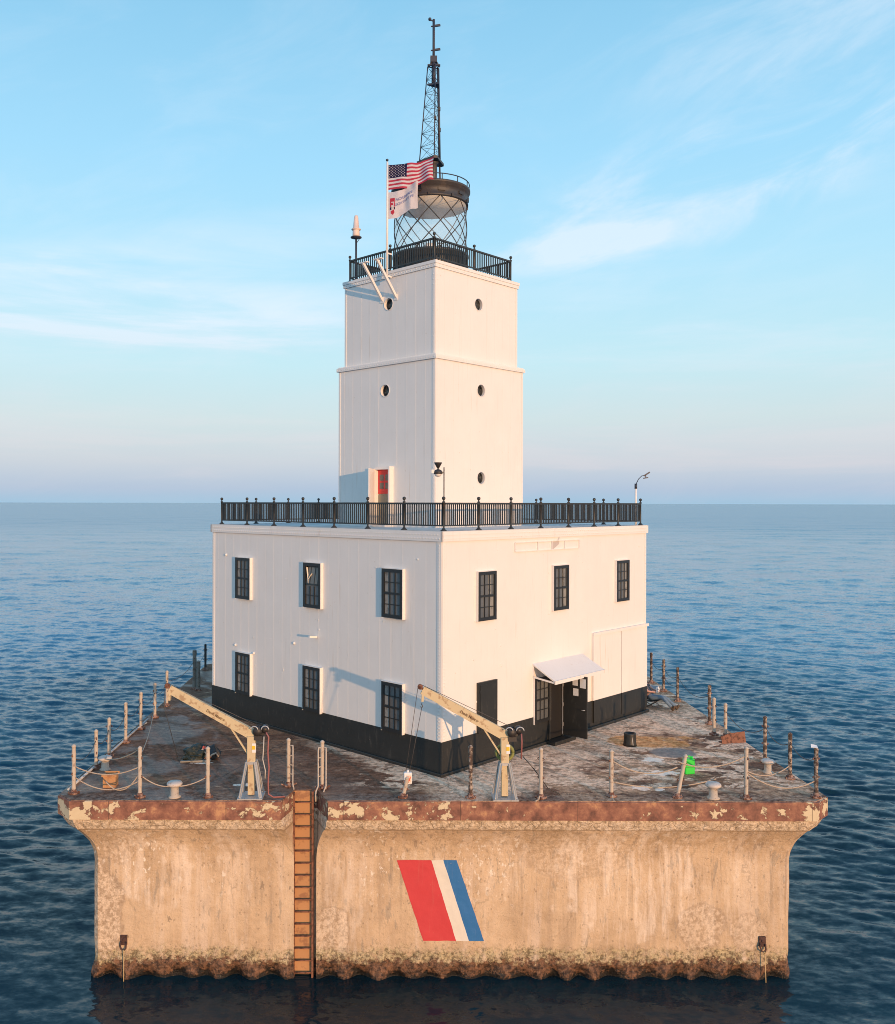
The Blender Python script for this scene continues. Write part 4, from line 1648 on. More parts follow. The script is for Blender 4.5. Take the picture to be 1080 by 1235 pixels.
wm = thing('camera_post', 'thin pole at the front corner of the roof railing with black funnel and globe', 'camera post', (.17, -7.83, 5 + ZR))
g = MB()
g.tube([(0, 0, 0), (0, 0, 1.83)], .018, 8)
g.bar((0, 0, 1.68), (-.12, 0, 1.68), .03, .05)
g.build('pole', M_postgrey, wm)
g = MB()
g.lathe([(.03, 1.80), (.11, 1.95), (.115, 1.97), (.03, 1.97)], 14, 0, (-.17, 0, 0))
g.lathe([(.125, 1.64), (.125, 1.70), (.09, 1.75), (.02, 1.78), (.02, 1.82)], 16, 0, (-.17, 0, 0))
g.build('funnel', M_dark, wm)
g = MB()
g.lathe([(.001, 1.55), (.07, 1.57), (.11, 1.64), (.11, 1.645)], 16, 0, (-.17, 0, 0))
g.box(-.36, -.28, -.04, .04, 1.66, 1.76)
g.build('globe', M_jug, wm)

an = thing('wind_gauge', 'white post with curved arm and small wind vane at the right roof corner', 'wind gauge', (7.92, .10, 5 + ZR))
g = MB()
g.tube([(-.1, 0, 0), (-.1, 0, 1.38)], .04, 8)
g.build('post', M_pole, an)
g = MB()
g.tube([(-.1, 0, 1.36), (-.1, 0, 1.55)], .05, 8)
g.tube([(-.1, 0, 1.52), (.0, 0, 1.72), (.12, 0, 1.84), (.25, 0, 1.86)], .014, 6)
g.bar((.2, 0, 1.84), (.42, 0, 1.98), .03, .05)
g.bar((.27, 0, 1.86), (.27, 0, 1.76), .03, .03)
g.bar((.18, 0, 1.75), (.36, 0, 1.78), .04, .04)
g.build('vane', M_lattice, an)

# ------------------------------------------------------------------ davit cranes


def crane(label, loc, rotz=0.0, cable=None, hose=True):
    c = thing('davit_crane', label, 'crane', loc, rotz, 'cream davit cranes on the front deck')
    K = Vector((0, 0, 1.62))
    T = Vector((-2.17, 0, 2.83))
    d = (T - K).normalized()
    g = MB()
    g.box(-.085, .085, -.085, .085, .06, .93)
    g.box(-.105, .105, -.105, .105, .90, 1.60, bev=.012)
    g.build('mast', M_crane, c)
    g = MB()
    g.bar(K + Vector((.10, 0, -.03)) - d * .03, T, .13, .27, w2=.11, h2=.22)
    g.bar(T + d * -.02 + Vector((0, 0, .02)), T + Vector((0, 0, -.30)), .12, .06)
    arm = g.build('arm', M_crane, c)
    tv, tf = text_mesh('Davit Master', .105, .001)
    g = MB()
    M = Matrix.Translation(K + d * 1.52 + Vector((0, -.073, -.045))) @ Matrix.Rotation(math.atan2(-d.z, -d.x) , 4, 'Y').inverted() if False else None
    ex_ = -d
    ez_ = Vector((0, -1, 0)).cross(ex_)
    o_ = K + d * 1.35 + Vector((0, -.0655, 0)) - ez_ * .03
    g.add([o_ + ex_ * p.x + ez_ * p.y + Vector((0, -.004 - p.z, 0)) for p in tv], tf)
    g.build('lettering', material('brown_lettering', None, (.20, .13, .07), .7), arm)
    g = MB()
    g.bar((-.1, 0, 1.12), K + d * .62 + Vector((0, 0, -.12)), .05, .04)
    g.build('brace', M_crane, c)
    for (ax, ay) in ((-1, -1), (1, -1), (1, 1), (-1, 1)):
        g = MB()
        g.bar((ax * .27, ay * .27, .03), (ax * .115, ay * .115, .92), .10, .02, up=(ax, ay, 0))
        g.bar((ax * .27, ay * .27, .03), (ax * .115, ay * .115, .92), .02, .07, up=(ax, ay, 0))
        g.build('leg', M_galv, c)
    g = MB()
    g.box(-.33, .33, -.33, .33, .0, .03)
    for ax in (-.28, .28):
        for ay in (-.28, .28):
            g.tube([(ax, ay, .03), (ax, ay, .09)], .02, 6)
    g.build('base_plate', M_galv, c)
    g = MB()
    g.box(-.135, .135, -.135, .135, .87, .935)
    g.build('collar', M_galv, c)
    g = MB()
    Mx = Matrix.Translation((.17, -.16, 1.74)) @ Matrix.Rotation(R(-90), 4, 'X')
    g.lathe([(.001, 0), (.12, 0), (.12, .02), (.07, .03), (.07, .27), (.12, .28), (.12, .30), (.001, .30)], 16, 0, M=Mx)
    g.lathe([(.001, 0), (.08, 0), (.08, .22), (.05, .27), (.001, .27)], 14, 0, M=Matrix.Translation((.36, -.12, 1.76)) @ Matrix.Rotation(R(-75), 4, 'X'))
    g.box(.08, .30, -.12, .12, 1.50, 1.62)
    g.bar((.10, 0, 1.56), (.38, 0, 1.68), .1, .06)
    g.build('winch', M_dark, c)
    for cx_, rr_ in ((.10, .09), (.38, .10)):
        g = MB()
        g.tube([(cx_ + rr_ * math.cos(a), -.2, 1.80 + rr_ * math.sin(a)) for a in [k * PI / 7 for k in range(8)]], .016, 6)
        g.build('winch_guard', M_galv, c)
    g = MB()
    g.box(.03, .13, -.118, -.107, 1.18, 1.42, 0)
    g.box(.03, .115, -.123, -.119, 1.26, 1.36, 1)
    g.build('rating_plate', [M_paper, M_yellow], c)
    g = MB()
    g.lathe([(.001, -.03), (.07, -.03), (.07, .03), (.001, .03)], 14, 0, M=Matrix.Translation(T + Vector((-.06, 0, .08))) @ Matrix.Rotation(R(90), 4, 'X'))
    g.bar(T + Vector((.05, 0, -.03)), T + Vector((-.07, 0, .10)), .08, .05)
    g.build('sheave', M_rust, c)
    g = MB()
    g.tube([(.17, 0, 1.86), T + Vector((-.06, 0, .15))], .008, 5)
    hk = T + Vector((-.02, 0, -.38))
    g.tube([T + Vector((-.12, 0, .06)), cable[0]] if cable else [T + Vector((-.12, 0, .06)), T + Vector((-.14, .0, -.5)), (-2.0, .25, .9)], .008, 5)
    g.tube([T + Vector((.0, 0, -.28)), hk], .008, 5)
    g.tube([hk + Vector((0, 0, .0)), hk + Vector((.03, 0, -.05)), hk + Vector((0, 0, -.1)), hk + Vector((-.03, 0, -.06))], .014, 6)
    if cable:
        g.tube([hk + Vector((0, 0, -.1)), cable[1]], .009, 5)
    g.build('cable', M_wire, c)
    if hose:
        g = MB()
        g.tube([(.40, -.15, 1.72), (.47, -.15, 1.60), (.45, -.15, 1.2), (.48, -.15, .8), (.46, -.15, .4), (.47, -.15, .10), (.60, -.15, .02), (.9, -.1, .02)], .022, 7)
        g.build('red_cord', M_hose, c)
        g = MB()
        g.tube([(.34, -.1, 1.6), (.33, -.1, 1.3), (.31, -.1, 1.0), (.38, -.1, .7), (.37, -.1, .5)], .016, 6)
        g.build('pale_cord', M_cordw, c)
    else:
        g = MB()
        g.tube([(.42, -.15, 1.72), (.43, -.15, 1.50), (.42, -.15, 1.05)], .022, 7)
        g.build('red_cord', M_hose, c)
        g = MB()
        g.tube([(.5, .1, 1.05), (.8, .2, .7), (1.2, .3, .15), (1.5, .2, .02)], .014, 6)
        g.build('pale_cord', M_dark, c)
        g = MB()
        g.tube([(.02 + .22 * math.cos(a), .125, 1.15 + .2 * math.sin(a)) for a in [k * PI / 12 for k in range(25)]], .045, 8)
        g.build('hose_coil', worn('yellow_green_hose', (.22, .24, .07), (.12, .1, .05), .4), c)
    return c


crane('cream davit crane on the left front deck, its arm ending beside the left edge posts', (-5.02, -9.84, 5.0))
crane('cream davit crane before the house corner, its cables tied down to a white jug', (1.66, -9.90, 5.0),
      cable=(Vector((-2.60, .05, .66)), Vector((-2.50, .05, .66))), hose=False)

jug = thing('plastic_jug', 'white plastic jug with a red label hanging on crane cables above a stub post', 'jug', (-.89, -9.85, 5.34))
g = MB()
g.box(-.11, .11, -.08, .08, 0, .31, bev=.035)
g.lathe([(.04, .30), (.035, .36), (.001, .36)], 10)
g.build('body', M_jug, jug)
g = MB()
g.box(-.035, .09, -.086, -.0805, .06, .24)
g.build('label_panel', material('pale_label', None, (.75, .55, .42), .6), jug)
g = MB()
for a, b_, c_, d_ in ((-.005, .02, .16, .22), (.03, .055, .10, .17), (.0, .03, .08, .12), (.055, .075, .16, .21)):
    g.box(a, b_, -.0895, -.0865, c_, d_)
g.build('label_print', M_jugred, jug)

# ------------------------------------------------------------------ deck posts
PG = 'rusty line posts round the deck edge'


def post_mesh(kind, h, seed):
    g = MB()
    rr = random.Random(seed)
    r0 = .055 if kind != 'grey' else .08
    prof_ = []
    zz = .0
    while zz < h - .03:
        prof_.append((r0 * rr.uniform(.88, 1.1), zz))
        zz += .09
    prof_ += [(r0, h - .03), (r0 * 1.15, h - .02), (r0 * 1.1, h), (r0 * .5, h + .035), (.001, h + .045)]
    g.lathe(prof_, 12)
    return g


def post(label, x_, y_, h, kind='plain', lean=(0, 0), seed=0):
    p = thing('line_post', label, 'post', (x_, y_, 5.0), seed * 1.3, PG)
    mat = {'plain': M_post, 'dark': M_postdark, 'grey': M_postgrey, 'black': M_postblack}[kind]
    g = post_mesh(kind, h, seed)
    if lean != (0, 0):
        g.v = [(vx + lean[0] * vz, vy + lean[1] * vz, vz) for vx, vy, vz in g.v]
        p.rotation_euler = (0, 0, 0)
    g.build('shaft', mat, p)
    rr = random.Random(seed + 50)
    g = MB()
    g.lathe([(.001, 0), (.135, 0), (.14, .03), (.10, .05), (.075, .085), (.07, .12)], 10)
    for k in range(4):
        a = k * PI / 2 + .5
        g.tube([(.13 * math.cos(a), .13 * math.sin(a), .0), (.13 * math.cos(a), .13 * math.sin(a), .06)], .022, 6)
    g.build('base_flange', M_flange, p)
    for zz in (h * .42, h * .80):
        g = MB()
        g.tube([(lean[0] * zz + .05, lean[1] * zz, zz - .03), (lean[0] * zz + .10, lean[1] * zz, zz), (lean[0] * zz + .05, lean[1] * zz, zz + .03)], .014, 5)
        g.build('rope_eye', M_rust, p)
        g = MB()
        g.tube([(lean[0] * zz - .05, lean[1] * zz, zz - .03), (lean[0] * zz - .10, lean[1] * zz, zz), (lean[0] * zz - .05, lean[1] * zz, zz + .03)], .014, 5)
        g.build('rope_eye', M_rust, p)
    return p


POSTS = [
    ('a', 'pale peeling post at the left front corner of the deck', -9.78, -9.66, 1.27, 'plain'),
    ('b', 'pale post on the front edge beside the rusty box', -7.94, -9.95, 1.30, 'plain'),
    ('c', 'pale post on the front edge before the dark tarp bundle', -6.16, -9.92, 1.29, 'plain'),
    ('d', 'pale post on the left edge nearest the corner bollard', -9.92, -7.39, 1.10, 'plain'),
    ('e', 'pale post on the left edge, third back from the front corner', -9.92, -6.16, 1.16, 'plain'),
    ('f', 'smooth pale post on the left edge, fourth back from the front corner', -9.88, -4.56, 1.28, 'plain'),
    ('g', 'pale post on the left edge, fifth back from the front corner', -9.88, -2.78, 1.24, 'plain'),
    ('h', 'pale post on the left edge just before the crane arm tip', -9.83, -1.12, 1.22, 'plain'),
    ('i', 'pale post on the left edge right behind the crane arm tip', -9.85, .73, 1.32, 'plain'),
    ('j', 'short grey post in the shaded pair behind the left house corner', -9.27, 3.66, 1.19, 'grey'),
    ('k', 'taller grey post in the shaded pair behind the left house corner', -9.48, 3.9, 1.60, 'grey'),
    ('l', 'black post at the far left back edge, beyond the grey pair', -9.9, 8.2, 1.17, 'black'),
    ('m', 'pale post on the front edge between the jug and the second crane', .76, -9.95, 1.35, 'dark'),
    ('n', 'pale post on the front edge just right of the second crane', 2.61, -9.95, 1.29, 'plain'),
    ('o', 'pale post on the front edge before the dark entrance canopy', 4.5, -9.80, 1.20, 'plain'),
    ('q', 'pale upright post on the front edge right of the small bollard', 8.01, -9.95, 1.33, 'plain'),
    ('r', 'stained post with a white scrap at the right front corner', 9.90, -9.84, 1.28, 'dark'),
    ('s', 'stained post on the right edge beside the corner bollard', 9.93, -8.22, 1.27, 'dark'),
    ('t', 'black blotched post on the right edge, third back from the corner', 9.89, -6.61, 1.36, 'dark'),
    ('u', 'blotched post on the right edge beside the rusty plate', 9.80, -3.65, 1.09, 'plain'),
    ('v', 'pale post in the middle of the close group of three at right', 9.51, -3.40, 1.22, 'plain'),
    ('w', 'tallest post, at the back of the close group of three at right', 9.89, -1.89, 1.35, 'dark'),
    ('x', 'stained post on the right edge past the person, nearest of the far three', 9.95, 1.83, 1.30, 'dark'),
    ('y', 'stained post on the right edge, middle of the far three', 9.95, 3.64, 1.30, 'dark'),
    ('z', 'stained post beside the house wall, farthest of the far three', 9.95, 5.42, 1.28, 'dark'),
]
PP = {}
for i, (k, lab, x_, y_, h, kind) in enumerate(POSTS):
    PP[k] = (Vector((x_, y_, 5.0)), h)
    o = post(lab, x_, y_, h, kind, seed=i + 1)
    if k == 'r':
        g = MB()
        g.add([(-.16, -.06, h + .06), (.02, -.07, h + .05), (.03, .04, h + .09), (-.12, .05, h + .12)], [(0, 1, 2, 3)])
        g.add([(-.16, -.06, h + .05), (.02, -.07, h + .04), (.03, .04, h + .08), (-.12, .05, h + .11)], [(3, 2, 1, 0)])
        g.build('scrap', M_paper, o, rotz=-(i + 1) * 1.3)
post('leaning pale post on the front edge in front of the green jerrycan', 6.22, -9.88, 1.07, 'plain', (.24, .12), 31)
PP['p'] = (Vector((6.22, -9.88, 5.0)), 1.0)
post('broken leaning stub post under the white jug', -1.02, -9.92, .52, 'plain', (.22, .0), 32)

# ladder handrails


def handrail(label, x_, y_, sx_):
    p = thing('ladder_handrail', label, 'handrail', (x_, y_, 5.0), 0, 'handrails at the head of the ladder')
    g = post_mesh('plain', 1.27, 40 + sx_)
    g.build('post', M_post, p)
    g = MB()
    g.lathe([(.001, 0), (.14, 0), (.14, .03), (.09, .06), (.07, .12)], 10)
    for k in range(5):
        a = k * 1.2
        g.tube([(.1 * math.cos(a), .1 * math.sin(a), .02), (.22 * math.cos(a), .22 * math.sin(a), .08)], .025, 6)
    g.build('base_flange', M_flange, p)
    g = MB()
    for dx in ((.13,) if sx_ < 0 else (-.10, .11)):
        g.tube([(0, 0, 1.10), (dx, -.06, 1.12), (dx, -.10, 1.05), (dx, -.12, .1), (dx + .05 * -sx_, -.30, .0), (dx + .05 * -sx_, -.34, -.25)], .022, 7)
    for zz in (.35, .6, .85):
        g.tube([(0, 0, zz), (.11 if sx_ < 0 else -.1, -.1, zz)], .015, 5)
    g.build('grab_bar', M_post, p)


handrail('peeling handrail post with a single bar, left of the ladder head', -4.14, -8.97, -1)
handrail('peeling handrail post with a bar on both sides, right of the ladder head', -3.20, -9.18, 1)


# ropes
def rope(label, a, b, sag, r=.016, mat=None, n=14, cat='rope'):
    a, b = Vector(a), Vector(b)
    pts = []
    for i in range(n + 1):
        u = i / n
        p = a.lerp(b, u)
        p.z -= sag * 4 * u * (1 - u)
        if p.z < 5.02:
            p.z = 5.02
        pts.append(p)
    g = MB()
    g.tube(pts, r, 6)
    o = g.build('rope', mat or M_rope)
    return tag(o, label, cat, 'sagging lines between the deck posts')


def at(k, f):
    p, h = PP[k]
    return p + Vector((0, 0, h * f))


rope('upper frayed rope sagging from the left corner post to the post by the rusty box', at('a', .58), at('b', .62), .22)
rope('lower slack rope passing in front of the rusty box', at('a', .36), at('b', .34), .30)
rope('rope loop hanging low off the post beside the rusty box', at('b', .5), Vector((-8.9, -9.75, 5.35)), .34)
rope('rope from the post by the rusty box down to the front bollard', at('b', .46), Vector((-7.1, -10.0, 5.30)), .10)
rope('rope from the front bollard up to the post before the tarp bundle', Vector((-6.95, -10.0, 5.30)), at('c', .42), .06)
rope('rope running from the corner bollard across to the post by the rusty box', Vector((-9.7, -7.5, 5.32)), at('b', .98), .12)
rope('long thin line from the post by the rusty box back to the left edge', at('b', .85), at('h', .35), .25, .012)
LW = [('a', 'd', 'wire sagging between the left corner post and the next post back'),
      ('d', 'e', 'wire sagging between the second and third posts of the left edge'),
      ('e', 'f', 'wire sagging between the third and fourth posts of the left edge'),
      ('f', 'g', 'wire sagging between the fourth and fifth posts of the left edge'),
      ('g', 'h', 'wire sagging before the crane arm tip on the left edge'),
      ('h', 'i', 'wire sagging just behind the crane arm tip on the left edge'),
      ('i', 'k', 'wire sagging back to the shaded grey posts on the left edge'),
      ('k', 'l', 'wire between the grey posts and the black post at far left')]
for a, b_, lab in LW:
    rope(lab, at(a, .75), at(b_, .75), .25, .011, M_wire)
RW = [('p', 'q', .95, .85, .22, 'thick rope sagging from the leaning post to the upright post right of it', .020, None),
      ('o', 'p', .80, .80, .25, 'thick rope sagging behind the leaning post towards the canopy post', .020, None),
      ('q', 'r', .52, .35, .30, 'rope sagging from the upright post to the right corner post', .018, None),
      ('q', 's', .55, .3, .20, 'rope crossing the right front corner of the deck behind the corner post', .016, None),
      ('r', 's', .8, .8, .2, 'wire sagging between the right corner post and the bollard post', .011, M_wire),
      ('s', 't', .8, .8, .25, 'wire sagging between the bollard post and the black blotched post', .011, M_wire),
      ('t', 'u', .75, .8, .35, 'long wire sagging to the rusty plate on the right edge', .011, M_wire),
      ('w', 'x', .75, .75, .35, 'long wire sagging past the person on the right edge', .011, M_wire),
      ('x', 'y', .75, .75, .2, 'upper wire between the nearest and middle of the far three posts', .011, M_wire),
      ('y', 'z', .75, .75, .2, 'upper wire between the middle and farthest of the far three posts', .011, M_wire),
      ('x', 'y', .45, .45, .12, 'lower wire between the nearest and middle of the far three posts', .011, M_wire)]
for a, b_, fa, fb, sg, lab, r_, m_ in RW:
    rope(lab, at(a, fa), at(b_, fb), sg, r_, m_)
rope('loose frayed rope lying across the deck behind the leaning post', Vector((4.6, -9.3, 5.25)), Vector((7.6, -8.9, 5.2)), .2)
rope('short line hanging over the kerb below the second crane', Vector((2.55, -10.1, 5.1)), Vector((2.42, -10.262, 4.6)), -.06, .02)
rope('short line hanging over the kerb below the canopy post', Vector((4.48, -10.0, 5.1)), Vector((4.46, -10.262, 4.55)), -.06, .018)
# pale conduit pipe along the left deck edge
g = MB()
g.tube([(-9.98, -9.5, 5.05), (-9.96, -7.0, 5.06), (-9.97, -4.0, 5.05), (-9.95, -1.6, 5.06)], .035, 8)
g.tube([(-9.96, -2.9, 5.06), (-9.7, -2.7, 5.2), (-9.86, -2.5, 5.06)], .02, 6)
tag(g.build('conduit_pipe', worn('grey_pipe_paint', (.50, .50, .49), (.3, .26, .22), .4)), 'pale grey conduit pipe lying along the left edge of the deck', 'pipe')


# bollards
def bollard(label, x_, y_, s=1.0):
    b = thing('bollard', label, 'bollard', (x_, y_, 5.0), 0, 'small mushroom bollards on the deck edge')
    g = MB()
    g.lathe([(.17, 0), (.16, .03), (.115, .05), (.105, .28)], 16)
    g.build('stem', M_post, b)
    g = MB()
    g.lathe([(.105, .27), (.15, .29), (.205, .33), (.205, .37), (.17, .405), (.001, .42)], 16)
    g.build('cap', worn('pale_bollard_cap', (.58, .52, .46), (.3, .18, .11), .3, 8), b)
    b.scale = (s, s, s)
    return b


bollard('pale mushroom bollard on the front edge left of the first crane', -7.03, -9.93)
bollard('pale mushroom bollard on the left deck edge behind the corner post', -9.62, -7.5, .95)
bollard('pale mushroom bollard on the front edge between the leaning and upright posts', 7.15, -9.93)
bollard('pale mushroom bollard by the right deck edge near the corner', 9.55, -7.64, .92)

# rusty box, plate, bin
rb = thing('rusty_box', 'open-topped rusty steel box standing near the left front deck corner', 'box', (-9.0, -9.0, 5.0), R(4))
g = MB()
for a in ((-.17, -.15, -.17, .17), (.15, .17, -.17, .17), (-.15, .15, -.17, -.15), (-.15, .15, .15, .17)):
    g.box(*a, .0, .33)
g.box(-.15, .15, -.15, .15, .02, .12)
for a in ((-.20, .20, -.20, -.175), (-.20, .20, .175, .20)):
    g.box(*a, .30, .35)
g.build('box_shell', M_orust, rb)
pl = thing('rusty_plate', 'bent rusty steel plate standing on the right deck edge', 'plate', (9.78, -4.45, 5.0), R(12))
g = MB()
g.add([(-.42, 0, .0), (.45, .02, .0), (.45, .1, .34), (-.10, .1, .30), (-.42, .06, .22)], [(0, 1, 2, 3, 4)])
g.add([(-.42, .02, .0), (.45, .04, .0), (.45, .12, .34), (-.10, .12, .30), (-.42, .08, .22)], [(4, 3, 2, 1, 0)])
g.box(-.4, .44, .02, .25, .0, .03)
g.build('bent_sheet', M_rust, pl)
bn = thing('dark_stump', 'short dark steel pipe stump standing in front of the cargo door', 'pipe stump', (6.34, -4.72, 5.0))
g = MB()
g.lathe([(.22, 0), (.20, .08), (.185, .36), (.19, .40), (.16, .40), (.15, .30), (.001, .30)], 18)
g.build('pipe', M_black, bn)
g = MB()
g.bar((.05, -.19, .05), (.02, -.185, .3), .04, .02)
g.build('lug', M_galv, bn)
# green can
gc = thing('jerrycan', 'bright green plastic jerrycan standing behind the leaning post', 'jerrycan', (7.22, -7.75, 5.0), R(10))
g = MB()
g.box(-.15, .15, -.10, .10, 0, .44, bev=.03)
g.build('can', M_green, gc)
g = MB()
g.tube([(-.1, 0, .44), (-.08, 0, .50), (.04, 0, .50), (.06, 0, .44)], .02, 8)
g.lathe([(.035, .43), (.035, .49), (.001, .49)], 10, 0, (.10, 0, 0))
g.build('handle', M_green, gc)
g = MB()
g.box(-.152, .152, -.102, .102, .20, .215)
g.build('seam', M_greend, gc)

# tarp bundle
tb_ = thing('tarp_bundle', 'crumpled dark green tarp bundle with straps lying on the left deck', 'bundle', (-7.2, -6.35, 5.0))


def lump(rx, ry, rz, seed, amp=.35, sub=4):
    bm = bmesh.new()
    bmesh.ops.create_icosphere(bm, subdivisions=sub, radius=1)
    for v in bm.verts:
        d = 1 + amp * mnoise.noise(v.co * 1.7 + Vector((seed, 0, 0))) + amp * .6 * abs(mnoise.noise(v.co * 4.1 + Vector((0, seed, 0))))
        v.co = Vector((v.co.x * rx * d, v.co.y * ry * d, max(-.02, (v.co.z * d + .55) * rz)))
    bm.verts.index_update()
    vs = [v.co.copy() for v in bm.verts]
    fs = [tuple(v.index for v in f.verts) for f in bm.faces]
    bm.free()
    return vs, fs


g = MB()
g.add(*lump(.42, .36, .26, 3.3), 0, False)
g.build('tarp', M_bag, tb_)
g = MB()
vs, fs = lump(.24, .22, .22, 8.1, .4, 3)
g.add([(p.x + .45, p.y - .02, p.z + .05) for p in vs], fs)
g.build('black_sack', M_postblack, tb_)
g = MB()
g.add([(.20, -.2, .36), (.30, -.22, .34), (.32, -.2, .42), (.22, -.18, .44)], [(0, 1, 2, 3)])
g.bar((.2, -.24, .36), (.36, -.28, .22), .05, .03, 1)
g.tube([(.45, -.28, .1), (.5, -.3, .2), (.62, -.25, .24), (.68, -.2, .12)], .03, 7, 1)
g.build('straps', [M_jugred, M_rope], tb_)
g = MB()
g.bar((-.40, -.42, .03), (.5, -.38, .06), .08, .04)
g.build('plank', worn('grey_plank', (.26, .24, .20), (.14, .12, .1), .4), tb_)

# flat hatch cover behind the right corner of the house
hc = thing('flat_cover', 'flat grey hatch cover lying on the deck beyond the person', 'cover', (9.15, 4.2, 5.0), R(-38))
g = MB()
g.box(-.75, .75, -.4, .4, .02, .12, bev=.02)
g.build('lid', worn('grey_cover_paint', (.24, .24, .26), (.14, .12, .11), .4), hc)
mp = None

# ------------------------------------------------------------------ folding chair and the person lounging in it
ch = thing('folding_chair', 'low dark folding chair beside the right house corner with a person in it', 'chair', (8.62, .62, 5.0), 0)
dv = Vector((.78, -.62, 0)).normalized()      # the way the sitter faces
sv_ = Vector((dv.y, -dv.x, 0))


def cp(f, s, z):
    return dv * f + sv_ * s + Vector((0, 0, z))


for s in (-.25, .25):
    g = MB()
    g.tube([cp(.24, s, .33), cp(-.22, s, .012)], .013, 6)
    g.build('leg', M_dark, ch)
    g = MB()
    g.tube([cp(-.20, s, .30), cp(.26, s, .012)], .013, 6)
    g.build('leg', M_dark, ch)
    g = MB()
    g.tube([cp(-.16, s, .28), cp(-.50, s, .86)], .013, 6)
    g.build('back_frame', M_dark, ch)
g = MB()
g.add([cp(.24, -.25, .33), cp(.24, .25, .33), cp(-.20, .25, .29), cp(-.20, -.25, .29), cp(.02, -.25, .285), cp(.02, .25, .285)], [(0, 1, 5, 4), (4, 5, 2, 3)])
g.add([cp(.24, -.25, .318), cp(.24, .25, .318), cp(-.20, .25, .278), cp(-.20, -.25, .278), cp(.02, -.25, .273), cp(.02, .25, .273)], [(4, 5, 1, 0), (3, 2, 5, 4)])
g.build('seat', M_postblack, ch)
g = MB()
g.add([cp(-.18, -.25, .32), cp(-.18, .25, .32), cp(-.50, .25, .85), cp(-.50, -.25, .85)], [(0, 1, 2, 3)])
g.add([cp(-.195, -.25, .31), cp(-.195, .25, .31), cp(-.515, .25, .84), cp(-.515, -.25, .84)], [(3, 2, 1, 0)])
g.build('backrest', M_postblack, ch)


def skinned(name, pts, edges, radii, mat, parent, root=0, sub=2):
    me = bpy.data.meshes.new(name)
    me.from_pydata([tuple(p) for p in pts], edges, [])
    me.materials.append(mat)
    o = bpy.data.objects.new(name, me)
    COL.objects.link(o)
    if parent is not None:
        o.parent = parent
    m = o.modifiers.new('skin', 'SKIN')
    m.use_smooth_shade = True
    for i, sv2 in enumerate(me.skin_vertices[0].data):
        rr = radii[i]
        sv2.radius = (rr, rr) if not isinstance(rr, tuple) else rr
        sv2.use_root = (i == root)
    ss = o.modifiers.new('smooth', 'SUBSURF')
    ss.levels = sub
    ss.render_levels = sub
    return o


M_skin = material('pinkish_skin', None, (.62, .34, .26), .55)  # one even skin colour
M_jeans = worn('faded_jeans', (.16, .23, .30), (.10, .14, .20), .3, 9, .85)
M_shirt = worn('dark_grey_shirt', (.09, .085, .095), (.06, .055, .06), .3, 8, .85)
M_boot = worn('brown_boot_leather', (.10, .065, .04), (.05, .035, .025), .4, 12, .6)
M_hair = material('dark_hair', None, (.03, .022, .018), .7)
pe = thing('person', 'person in faded jeans and dark boots stretched out in a low folding chair', 'person', (8.62, .62, 5.0))
hip = cp(-.08, 0, .40)
J = {
    'pel': hip, 'waist': cp(-.19, 0, .54), 'chest': cp(-.31, 0, .74), 'neck': cp(-.39, 0, .93), 'head0': cp(-.40, 0, 1.0), 'head1': cp(-.40, 0, 1.10), 'head2': cp(-.41, 0, 1.17),
    'shl': cp(-.35, .18, .87), 'shr': cp(-.35, -.18, .87), 'ell': cp(-.10, .25, .66), 'elr': cp(-.10, -.25, .66), 'wrl': cp(.14, .13, .64), 'wrr': cp(.14, -.10, .64),
    'hl': cp(.20, .09, .66), 'hr': cp(.20, -.07, .66),
    'hpl': cp(-.02, .10, .40), 'hpr': cp(-.02, -.10, .40), 'knl': cp(.42, .13, .48), 'knr': cp(.44, -.14, .42), 'anl': cp(.82, .13, .13), 'anr': cp(.86, -.15, .12),
    'tol': cp(.86, .15, .12), 'tor': cp(.9, -.17, .11)}
keys = list(J)
E_ = [('pel', 'waist'), ('waist', 'chest'), ('chest', 'neck'), ('neck', 'head0'), ('head0', 'head1'), ('head1', 'head2'), ('chest', 'shl'), ('chest', 'shr'), ('shl', 'ell'), ('shr', 'elr'),
      ('ell', 'wrl'), ('elr', 'wrr'), ('wrl', 'hl'), ('wrr', 'hr'), ('pel', 'hpl'), ('pel', 'hpr'), ('hpl', 'knl'), ('hpr', 'knr'), ('knl', 'anl'), ('knr', 'anr'), ('anl', 'tol'), ('anr', 'tor')]
RAD = {'pel': .13, 'waist': .12, 'chest': .145, 'neck': .055, 'head0': .085, 'head1': .10, 'head2': .075, 'shl': .065, 'shr': .065, 'ell': .042, 'elr': .042, 'wrl': .028, 'wrr': .028,
       'hl': .036, 'hr': .036, 'hpl': .095, 'hpr': .095, 'knl': .06, 'knr': .06, 'anl': .04, 'anr': .04, 'tol': .035, 'tor': .035}
skinned('body', [J[k] for k in keys], [(keys.index(a), keys.index(b_)) for a, b_ in E_], [RAD[k] for k in keys], M_skin, pe, 0)
for s in ('l', 'r'):
    w = J['h' + s]
    fdir = (w - J['wr' + s]).normalized()
    g = MB()
    for j, ln in enumerate((.07, .08, .075, .06)):
        off = sv_ * ((j - 1.5) * .018)
        g.tube([w + off, w + off + fdir * ln * .6 + Vector((0, 0, .01)), w + off + fdir * ln + Vector((0, 0, -.015))], [.009, .009, .007], 6)
    sg = 1 if s == 'l' else -1
    g.tube([w + sv_ * (-.025 * sg), w + sv_ * (-.05 * sg) + fdir * .03 + Vector((0, 0, .03))], [.01, .008], 6)
    g.build('fingers', M_skin, pe)
jk = ['pel', 'hpl', 'hpr', 'knl', 'knr', 'anl', 'anr', 'waist']
jr = [.145, .108, .108, .078, .078, .062, .062, .125]
